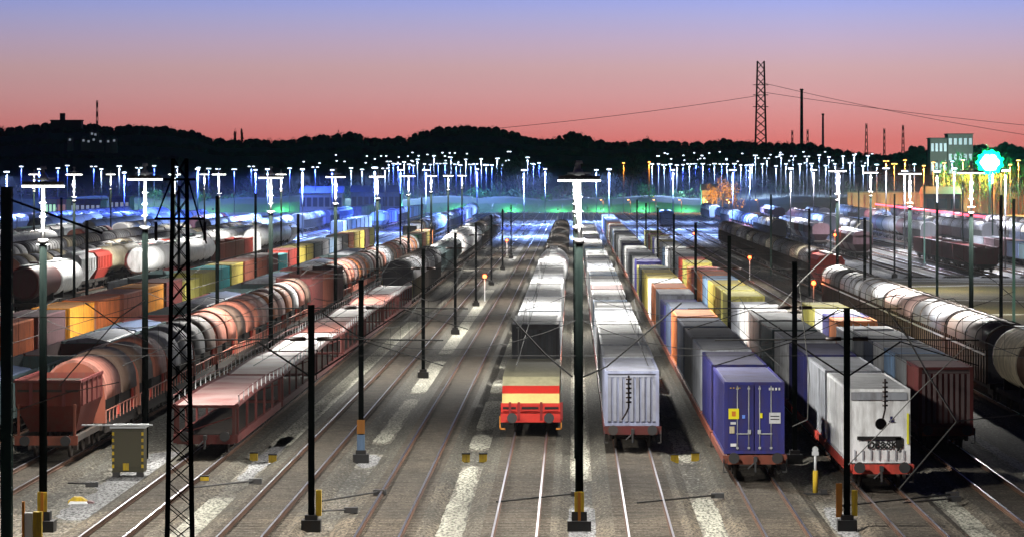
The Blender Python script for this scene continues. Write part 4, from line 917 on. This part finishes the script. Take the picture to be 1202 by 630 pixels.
# --- track -22.5: dark red open wagon, hood wagons, gondola, hoods
HC = [['pink', 'brown', 'salmon', 'light grey', 'grey'], ['brown', 'salmon', 'brown', 'grey', 'light grey'], ['light grey', 'light grey', 'brown', 'salmon', 'salmon'], ['grey', 'brown', 'salmon', 'brown', 'pale pink'], ['salmon', 'salmon', 'brown', 'light grey', 'salmon'],
      ['brown', 'salmon', 'pale pink', 'salmon', 'grey'], ['salmon', 'pale pink', 'salmon', 'brown', 'grey'], ['orange', 'pale pink', 'salmon', 'brown', 'orange'], ['orange', 'white', 'grey', 'orange', 'dark grey']]
HCN = [h[0] for h in HC]
t = thing('hopper_wagon', 'dark rusty red sloped end hopper wagon at the front of the left hood train', 'wagon', (-22.5, 168.4, 0))
def slope_body():
    b = MB(); T = [(-1.4, -3.9, 3.55), (1.4, -3.9, 3.55), (1.4, 3.9, 3.55), (-1.4, 3.9, 3.55)]; M_ = [(-1.4, -3.6, 2.5), (1.4, -3.6, 2.5), (1.4, 3.9, 2.5), (-1.4, 3.9, 2.5)]; Bo = [(-1.0, -2.2, 1.3), (1.0, -2.2, 1.3), (1.0, 3.6, 1.3), (-1.0, 3.6, 1.3)]
    for A, B in ((M_, T), (Bo, M_)):
        for k in range(4): q = (k+1) % 4; b.face([A[k], A[q], B[q], B[k]])
    return b
part('body', None, slope_body, paint('hopper_rust_red', (.11, .022, .015), .6, .5), t)
part('rim', None, lambda: MB().bb(-1.45, 1.45, -3.98, -3.86, 3.5, 3.62).bb(-1.45, -1.35, -3.86, 3.95, 3.5, 3.62).bb(1.35, 1.45, -3.86, 3.95, 3.5, 3.62), cm('maroon'), t)
part('load', None, lambda: MB().bb(-1.3, 1.3, -3.8, 3.8, 3.1, 3.3), M_under, t)
for k in range(5): part('side_rib', 'shr', lambda: MB().bb(-.03, .03, -.06, .06, 2.5, 3.6), cm('maroon'), t, (1.44, -3.4+k*1.7, 0))
for sx in (-.7, .7): part('end_rib', 'ehr', lambda: MB().bb(-.07, .07, -.06, 0, 2.5, 3.6), cm('maroon'), t, (sx, -3.9, 0))
part('underframe', None, lambda: MB().bb(-1.25, -1.05, -4.2, 4.2, .95, 1.2).bb(1.05, 1.25, -4.2, 4.2, .95, 1.2), M_under, t)
part('end_beam', None, lambda: MB().bb(-1.35, 1.35, -4.3, -4.18, .85, 1.25), cm('rust brown'), t)
for sx in (-1.2, 1.2):
    part('platform_post', 'plp', lambda: MB().bb(-.05, .05, -.05, .05, 1.25, 2.6), cm('rust brown'), t, (sx, -4.1, 0))
running_gear(t, 8.4, True, four=True)
y = 172.8
for k in range(10):
    hood_wagon(-22.5, y+6.6, 13.2, 'hooded wagon with %s first hood, %s in the left hood train' % (HCN[k % 9], ordn(k+1)), HC[k % 9], k < 3); y += 13.7
for k in range(3): gondola(-22.5, y+7, 13.6, 'high open wagon, %s of three after the hood wagons' % ordn(k+1), ['maroon', 'rust brown', 'purple brown'][k], False, 4.0); y += 14.2
for k in range(13): hood_wagon(-22.5, y+6.6, 13.2, 'far hooded wagon with %s first hood, %s behind the high open wagons' % (HC[(k+5) % 9][0], ordn(k+1)), HC[(k+5) % 9], False); y += 13.7
for k in range(4): container(-22.5, y+6.4, 1.15, ['green', 'orange', 'yellow', 'orange'][k], 12.19, 2.9, '%s container, %s after the far hooded wagons' % (['green', 'orange', 'yellow', 'orange'][k], ordn(k+1)), False, far=True, group='containers after the far hoods'); flat_wagon(-22.5, y+6.4, 13.9, 'flat wagon under the %s far container after the hooded wagons' % ordn(k+1), False); y += PITCH
# --- track -25.3: open wagons, some with blue covers
for k in range(22):
    gondola(-27.2, 178+k*14.6, 14.0, '%s open wagon, %s in the row before the orange containers' % (['blue covered', 'empty black', 'rusty'][k % 3], ordn(k+1)), ['dark grey', 'dark grey', 'maroon'][k % 3], k < 1, 3.0, load=['slate blue', None, None, 'light grey'][k % 4], group='open wagons left')
# --- track -33.8: orange to turquoise container train
T6C = ['burnt orange', 'purple brown', 'bright orange', 'burnt orange', 'salmon', 'bright orange', 'maroon', 'olive yellow', 'olive yellow', 'turquoise', 'yellow', 'rust brown', 'rust brown', 'maroon', 'turquoise', 'red', 'yellow', 'yellow', 'dark grey', 'light grey', 'light blue', 'light grey', 'grey']
cont_train(-32.7, 212, 28, T6C, 'in the colourful left container train', H=2.9, fronts=None, group='')
# --- right: spiral ringed tank, long arched wagons
tank_wagon(23.7, 197.5, 12.5, 'cream tank wagon wrapped in white rings at the right edge', 'brown', True, 1.5, rings=True)
for k in range(6):
    rw = roofed_wagon(23.7, 206+11+k*22.8, 22, 'long wagon with pale arched roof, %s behind the ringed tank' % ordn(k+1), 'brown', ['brown', 'light grey', 'pale pink', 'light grey', 'light grey', 'grey'][k], k == 0, group='long arched wagons right', h1=4.35, h0=3.0, W=3.0, ribs=4)
    part('ridge_strip', 'rdg', lambda: MB().bb(-.12, .12, -10.8, 10.8, 4.36, 4.42), M_under, rw)
    for q in range(3): part('door_rail', 'drl', lambda: MB().bb(-1.56, -1.5, -3.4, 3.4, -.05, .05), M_galv, rw, (0, -7.2+q*7.2, 2.75))
hopper(26.8, 405.5, 15, 'bright red hopper wagon at the front of the right hand brown train', 'red', False)
for k in range(14): roofed_wagon(26.8, 422.5+k*18.2, 17.5, 'brown covered wagon with pale roof, %s behind the red hopper' % ordn(k+1), 'tan', ['light grey', 'cream', 'grey'][k % 3], False, group='brown covered wagons right')
roofed_wagon(21.32, 872, 18, 'white box wagon with blue lamplight painted into its colour, alone on the blue lit tracks', 'blue', 'light blue', False, h0=3.8, h1=4.3)  # a white wagon; the lamps' blue light is put into its paint
MATS['paint_blue'].node_tree.nodes['Principled BSDF'].inputs['Roughness'].default_value = .4
# --- generic yards left and right
r = random.Random(17)
# a service walkway runs along the ridge of the long wagons
def mixed(x, y0, y1, where, pal, types, gapp=.12):
    y = y0; k = 0
    while y < y1:
        run = r.choice(types); c = r.choice(pal); n = r.randint(2, 5)
        for _ in range(n):
            if y > y1: break
            k += 1
            c2 = c if r.random() < .7 else r.choice(pal); L = {'tank': 15, 'hop': 13.5, 'roof': 17, 'gon': 14, 'hood': 12.5, 'cont': 14.2, 'flat': 18}[run]
            lab = '%s %s, %s in the %s' % (c2, {'tank': 'tank wagon', 'hop': 'hopper wagon', 'roof': 'covered wagon', 'gon': 'open wagon', 'hood': 'hooded wagon', 'cont': 'container', 'flat': 'empty wagon'}[run], ordn(k), where); g = 'wagons of the ' + where
            yc = y+L/2
            if run == 'tank': tank_wagon(x, yc, L, lab, c2, False, 1.5, g)
            elif run == 'hop': hopper(x, yc, L, lab, c2, False, g)
            elif run == 'roof': roofed_wagon(x, yc, L, lab, c2, r.choice(['light grey', 'white', 'cream']), False, group=g)
            elif run == 'gon': gondola(x, yc, L, lab, c2, False, 3.2, g)
            elif run == 'hood': hood_wagon(x, yc, L, lab, [c2, r.choice(pal)], False, g, 2)
            elif run == 'cont':
                container(x, yc, 1.15, c2, 12.19, 2.7, lab, False, far=True, group=g); flat_wagon(x, yc, 13.8, 'flat wagon beneath the %s' % lab.replace(' yard', '').replace('left of centre', 'left').replace('right of centre', 'right'), False, group='flat '+g)
            else: flat_wagon(x, yc, L-.5, lab, False, group=g)
            y += L+.6
        if r.random() < gapp: y += r.uniform(15, 60)
pl1 = ['rust brown', 'maroon', 'grey', 'dark grey', 'brown']; pl2 = ['white', 'light grey', 'white', 'cream', 'grey', 'red']; pl3 = ['light grey', 'white', 'light blue', 'grey', 'slate blue']
mixed(-38.0, 235, 420, 'track behind the orange containers', pl1, ['flat', 'gon', 'flat'])
mixed(-48.0, 335, 640, 'row with the red wagons in the left yard', ['maroon', 'red', 'white', 'rust brown', 'white'], ['gon', 'tank', 'hop', 'tank'])
mixed(-52.66, 400, 640, 'row of white tanks in the left yard', pl2, ['tank', 'hop', 'tank'])
nm = ['fourth', 'fifth', 'sixth', 'seventh', 'eighth', 'ninth', 'tenth', 'eleventh', 'twelfth']
for j, i in enumerate((2, 4, 6, 8, 11, 14)):
    mixed(LEFT[i], 390 + j*45, 760+j*40, '%s row back in the left yard' % nm[j], pl2 if j < 3 else pl3, ['tank', 'hop', 'roof', 'hood', 'roof'], .3)
mixed(-27.2, 640, 1050, 'blue lit row left of centre', pl3, ['roof', 'tank', 'cont'], .2)
mixed(-43.1, 700, 1100, 'second blue lit row left of centre', pl3, ['roof', 'cont', 'hop'], .3)
mixed(-57.3, 800, 1120, 'third blue lit row left of centre', pl3, ['roof', 'cont', 'hop'], .3)
plr = ['dark grey', 'purple brown', 'grey', 'maroon', 'slate blue']
mixed(37.7, 700, 1080, 'blue tarpaulin row right of centre', ['light blue', 'slate blue', 'blue', 'light grey'], ['hood', 'roof', 'hood'], .1)
mixed(51.8, 680, 1080, 'second row of the right back yard', plr+['red'], ['hop', 'roof', 'tank'], .25)
mixed(61.2, 660, 1000, 'third row of the right back yard', plr, ['tank', 'roof', 'gon'], .25)
mixed(70.7, 650, 1000, 'fourth row of the right back yard', plr, ['tank', 'hop', 'roof'], .25)
mixed(84.8, 700, 1000, 'last row of the right back yard', ['purple brown', 'maroon', 'dark grey'], ['tank', 'roof'], .25)

mixed(51.8, 480, 560, 'short row at the field edge', ['maroon', 'rust brown'], ['gon', 'flat'], .1)
mixed(61.2, 500, 640, 'low row behind the field', plr, ['flat', 'gon', 'flat'], .3)
mixed(75.4, 520, 680, 'second low row behind the field', plr, ['flat', 'gon', 'roof'], .3)
mixed(42.4, 560, 760, 'row behind the red hopper wagon', ['maroon', 'purple brown', 'grey'], ['gon', 'hop', 'roof'], .2)
# red tail light trail behind the right yard, built as a glowing tube
b = MB(); d0, d1 = 990, 700; p0 = (gx(1028, d0), d0, gz(240, d0)); p1 = (gx(1156, d1), d1, gz(255, d1))
t = thing('light_trail', 'long red light trail built as a glowing tube on added posts above the right back yard', 'light trail')
part('trail_tube', None, lambda: MB().cyl(p0, p1, .22, 8), emit('red_trail', (1, .06, .10), 5), t)
for k in range(13):
    u = k/12; q = [p0[i]+(p1[i]-p0[i])*u for i in range(3)]
    part('post', None, lambda: MB().cyl((q[0], q[1], -.1), (q[0], q[1], q[2]-.1), .07, 5), M_steel, t)

# ------------------------------------------------------------------ wires
def polywire(name, pts, rad, mat, label, cat='overhead wire', group=None):
    b = MB()
    for a, c in zip(pts, pts[1:]): b.cyl(a, c, rad, 5, cap=False)
    return tag(part(name, None, lambda: b, mat), label, cat, group)
TR = {-22.5: 'hood train', -15.96: 'car transporters', -11.3: 'left empty track', -6.64: 'right empty track', -1.98: 'red striped wagon', 2.68: 'light swap bodies', 7.34: 'blue doored container', 12.0: 'big white container', 16.66: 'maroon container'}
for x, n in TR.items():
    pts = []; con = []
    rows = ROWS + [720, 790]
    for a, c in zip([136]+rows[1:], rows[1:]):
        for k in range(8): u = k/8; pts.append((x, a+(c-a)*u, 7.0 - 1.0*4*u*(1-u)*(.9 if c-a > 40 else .4)))
    for a in rows: con.append((x, a, 5.65))
    
    b = MB()
    for p, q in zip(pts, pts[1:]): b.cyl(p, q, .016, 4, cap=False)
    for p in pts[1::2]: b.cyl(p, (x, p[1], 5.65), .008, 3, cap=False)
    for p, q in zip(con, con[1:]): b.cyl(p, q, .016, 4, cap=False)
    tag(part('overhead_wire', None, lambda: b, M_wire), 'thin overhead contact and catenary wire running above the %s' % n, 'overhead wire', 'overhead wires')
XS = [-18.75, -9.25, .22, 9.72, 19.3]
for i, y in enumerate(ROWS[:6]):
    b = MB()
    for a, c in zip(XS, XS[1:]):
        b.cyl((a, y, 6.0), (c, y, 6.0), .010, 4, cap=False)
        prev = None
        for k in range(9):
            u = k/8; p = (a+(c-a)*u, y, 7.3-1.1*4*u*(1-u)); 
            if prev: b.cyl(prev, p, .011, 4, cap=False)
            prev = p
    tag(part('cross_span_wire', None, lambda: b, M_wire), 'cross span wires slung between the masts, %s span from the front' % ordn(i+1), 'overhead wire', 'cross span wires')
def px3(pts, d): return [(gx(a, d), d, gz(b2, d)) for a, b2 in pts]
polywire('guy_wire', px3([(1055, 574), (1123, 494), (1090, 440), (1065, 395), (1040, 362)], 128), .028, M_wirep, 'pale guy wire bent at an insulator in front of the maroon container')
polywire('guy_wire', px3([(1123, 494), (1165, 489), (1215, 484)], 128), .022, M_wirep, 'pale wire running right from the bend in front of the maroon container')
polywire('guy_wire', px3([(1140, 400), (1075, 462), (1040, 500), (996, 545)], 131), .018, M_wirep, 'thin diagonal wire crossing the white container')
polywire('guy_wire', px3([(70, 452), (140, 372), (170, 352)], 126), .02, M_wirep, 'pale stay wire rising left of the lattice mast')
polywire('guy_wire', px3([(100, 355), (133, 378), (172, 400)], 127), .02, M_wirep, 'pale stay wire falling towards the lattice mast')
polywire('guy_wire', px3([(0, 488), (80, 460), (140, 448)], 126), .016, M_wirep, 'thin pale wire crossing the dark red open wagon')
polywire('guy_wire', px3([(30, 372), (170, 372), (235, 370)], 126), .014, M_wirep, 'thin level wire in front of the orange containers')
polywire('guy_wire', px3([(600, 372), (640, 415), (672, 442)], 134), .03, M_wire, 'dark sagging wire falling to the centre mast from the left')
polywire('guy_wire', px3([(684, 442), (712, 430), (780, 372), (800, 355)], 134), .03, M_wire, 'dark sagging wire rising right from the centre mast')
polywire('guy_wire', px3([(930, 500), (948, 492), (950, 440), (938, 330)], 133), .016, M_wirep, 'thin pale wire between the blue and white containers')
polywire('guy_wire', px3([(1010, 262), (940, 330), (905, 372)], 240), .03, M_wirep, 'pale wire slanting down in front of the brown wagons')
polywire('guy_wire', px3([(1122, 300), (1168, 330), (1215, 372)], 300), .03, M_wire, 'dark wire slanting over the brown field')
polywire('guy_wire', px3([(960, 375), (1030, 350), (1060, 345)], 230), .03, M_wire, 'dark wire in front of the arched wagon roofs')
# hanging insulator strings
for px, pts, lab in ((738, [(738, 440), (738, 478), (734, 486), (730, 492)], 'black insulator string hanging in front of the light grey swap body'), (1038, [(1039, 444), (1039, 480), (1036, 492)], 'black insulator string hanging in front of the white container')):
    P_ = px3(pts, 134); b = MB()
    for a, c in zip(P_, P_[1:]): b.cyl(a, c, .035, 6)
    t = tag(part('insulator_string', None, lambda: b, M_insul), lab, 'insulator')
    for k in range(6):
        zt = P_[0][2]-.1-k*.16; part('insulator_disc', None, lambda: MB().cyl((P_[0][0], 134, zt), (P_[0][0], 134, zt-.06), .1, 10), M_insul, t)
    if px > 1000:
        e = P_[-1]; part('weight', None, lambda: MB().cyl((e[0]-.06, 133.95, e[2]-.15), (e[0]-.06, 134.05, e[2]-.15), .2, 18), M_steel, t)

# ------------------------------------------------------------------ small trackside things
def small_marker(px, py, i):
    d = gd(py, .2); t = thing('ground_signal', 'small yellow ground marker, %s from the left beside the near tracks' % ordn(i), 'marker', (gx(px, d), d, -.2), 'yellow ground markers')
    part('housing', 'gmh', lambda: MB().bb(-.17, .17, -.12, .12, 0, .34), M_yellow, t); part('lid', 'gml', lambda: MB().bb(-.19, .19, -.14, .14, .34, .39), M_black, t)
    part('foot', 'gmf', lambda: MB().bb(-.08, .08, -.08, .08, -.05, 0), M_steel, t)
for i, (px, py) in enumerate(((240, 557), (298, 530), (320, 532), (547, 531), (567, 531), (792, 532), (816, 530))): small_marker(px, py, i+1)
# relay cabinet
d = 160; t = thing('relay_cabinet', 'olive relay cabinet with yellow black edges beside the hood wagons', 'cabinet', (gx(150, d), d, -.1))
part('cabinet_body', None, lambda: MB().bb(-.66, .66, 0, 1.2, .12, 1.95), paint('cabinet_olive', (.05, .048, .03), .6, .4), t)
part('door', None, lambda: MB().bb(-.55, .55, -.04, -.003, .35, 1.8), paint('cabinet_olive2', (.07, .065, .04), .6, .4), t)
part('roof', None, lambda: MB().bb(-.74, .74, -.1, 1.3, 1.953, 2.06), M_galv, t)
for s in (-1, 1): part('foot', 'rcf', lambda: MB().bb(-.14, .14, -.02, .3, -.1, .12), M_steel, t, (s*.5, 0, 0))
for s in (-1, 1):
    for k in range(6): part('warning_mark', 'rcm', lambda: MB().bb(-.045, .045, -.012, 0, 0, .14), M_yellow, t, (s*.61, -.003, .3+k*.27))
part('warning_plate', None, lambda: MB().bb(-.2, .05, -.055, -.041, .2, .5), M_yellow, t)
part('boom', None, lambda: MB().bb(-1.9, 1.05, -.2, -.1, 2.07, 2.13), M_galv, t)
# dwarf post beside the white container
d = gd(574); t = thing('dwarf_signal_post', 'slim dwarf signal post with pale top and yellow base', 'signal post', (gx(957, d), d, -.2))
part('pole', None, lambda: MB().cyl((0, 0, .3), (0, 0, 1.9), .05, 8), M_galv, t)
part('signal_head', None, lambda: MB().bb(-.13, .13, -.06, .06, 1.55, 1.7).cyl((0, -.02, 1.78), (0, .02, 1.78), .12, 10), M_galv, t)
part('base_tube', None, lambda: MB().cyl((0, 0, 0), (0, 0, .95), .1, 10), M_yellow, t)
part('foot', None, lambda: MB().bb(-.5, .5, -.1, .1, 0, .07).bb(.2, .45, -.14, .14, .05, .2), M_steel, t)
# grey post with yellow cap left
d = gd(628); t = thing('point_post', 'short grey post with orange side plate beside the left mast', 'post', (gx(41, d), d-1.5, -.2))
part('post', None, lambda: MB().bb(-.13, .13, -.08, .08, 0, 1.05), M_galv, t); part('side_plate', None, lambda: MB().bb(-.22, -.135, -.1, .05, 0, 1.5), M_orange, t); part('control_box', None, lambda: MB().bb(.16, .45, -.12, .15, .3, 1.15), M_yellow, t); part('cap', None, lambda: MB().bb(-.15, .15, -.1, .1, 1.053, 1.12), M_white, t)
# discarded bag
d = gd(584); t = thing('cable_drum_cover', 'yellow and white plastic cover lying on the gravel at lower left', 'cover', (gx(93, d), d, -.22))
part('cover', None, lambda: MB().prism([(-.42, 0), (.25, 0), (.3, .12), (.1, .26), (-.2, .28), (-.4, .14)], -.2, .25), M_yellow, t); part('bag', None, lambda: MB().prism([(-.38, 0), (.4, 0), (.32, .1), (-.3, .12)], -.5, -.203), M_white, t)
part('red_flap', None, lambda: MB().prism([(.3, 0), (.62, 0), (.55, .1), (.36, .14)], -.3, .1), cm('purple brown'), t)
# point rods across the sleepers
for i, (pa, ya, pb, yb) in enumerate(((228, 572, 300, 564), (372, 600, 412, 598), (378, 588, 446, 577), (583, 589, 678, 579), (748, 590, 842, 581), (985, 594, 1118, 580), (1060, 590, 1120, 585), (80, 567, 108, 568))):
    A = gd(ya, .1); B = gd(yb, .1)
    t = thing('point_rod', 'dark point operating rod lying across the ballast, %s from the left' % ordn([2, 3, 4, 5, 6, 7, 8, 1][i]), 'point rod', (gx(pa, A), A, 0), 'point rods')
    q = Vector((gx(pb, B)-gx(pa, A), B-A, 0))
    part('rod', None, lambda: MB().cyl((0, 0, .12), (q.x, q.y, .12), .035, 6), M_steel, t)
    part('rod_joint', None, lambda: MB().box(q.x, q.y, .1, .5, .3, .2), M_steel, t)
# red shunting signals
for i, (px, py, hgt) in enumerate(((569, 352, 2.2), (595, 300, 2.2), (880, 330, 2.6), (815, 290, 2.2), (955, 368, 2.6), (980, 300, 3))):
    d = gd(py); t = thing('shunting_signal', 'small glowing orange red shunting signal, %s from the left' % ordn([1, 2, 4, 3, 5, 6][i]), 'signal', (gx(px, d), d, -.1), 'shunting signals')
    part('pole', 'ssp%.1f' % hgt, lambda: MB().cyl((0, 0, 0), (0, 0, hgt), .05, 6), M_galv, t)
    part('signal_head', 'ssh', lambda: MB().bb(-.25, .25, 0, .2, -.3, .35), M_black, t, (0, 0, hgt+.2))
    part('lamp', 'ssl', lambda: MB().cyl((0, -.12, 0), (0, -.001, 0), .2, 12), M_sigr, t, (0, 0, hgt+.25))
    point(t, (0, -.6, hgt+.3), 120, (1, .2, .05), .1)
print('far masts', NF, 'objects', len(bpy.data.objects), 'lights', len(bpy.data.lights), 'tris', sum(len(m.polygons) for m in bpy.data.meshes)*2)

# ------------------------------------------------------------------ haze over the yard
hz = part('haze', None, lambda: MB().bb(-1400, 1400, -40, 3300, -1.6, 96), bpy.data.materials.new('haze_air'), kind='stuff')
m = hz.data.materials[0]; m.use_nodes = True; n = m.node_tree; n.nodes.clear()
vo = n.nodes.new('ShaderNodeVolumePrincipled'); vo.inputs['Density'].default_value = .000055; vo.inputs['Color'].default_value = (.9, .93, 1, 1)
mo = n.nodes.new('ShaderNodeOutputMaterial'); n.links.new(vo.outputs[0], mo.inputs['Volume'])
# the far masts of one row differ only by their place
for g in ('tiny distant street lamps', 'far floodlight masts left', 'far floodlight masts centre', 'far floodlight masts right of centre', 'far floodlight masts below the pylon', 'orange street lamps right', 'white lamps among the orange ones', 'blue white floodlight masts over the middle yard'):
    labs = {}
    for o in bpy.data.objects:
        if o.get('group') == g: labs.setdefault(o['label'], []).append(o)
    for l, os_ in labs.items():
        if len(os_) > 1:
            for k, o in enumerate(sorted(os_, key=lambda q: q.location.x/q.location.y)): o['label'] = l.replace('blue white floodlight mast over', 'floodlight mast over').replace(', tall and nearer', ', nearer').replace(', smaller and farther', ', farther') + (', %s from left' % ordn(k+1))
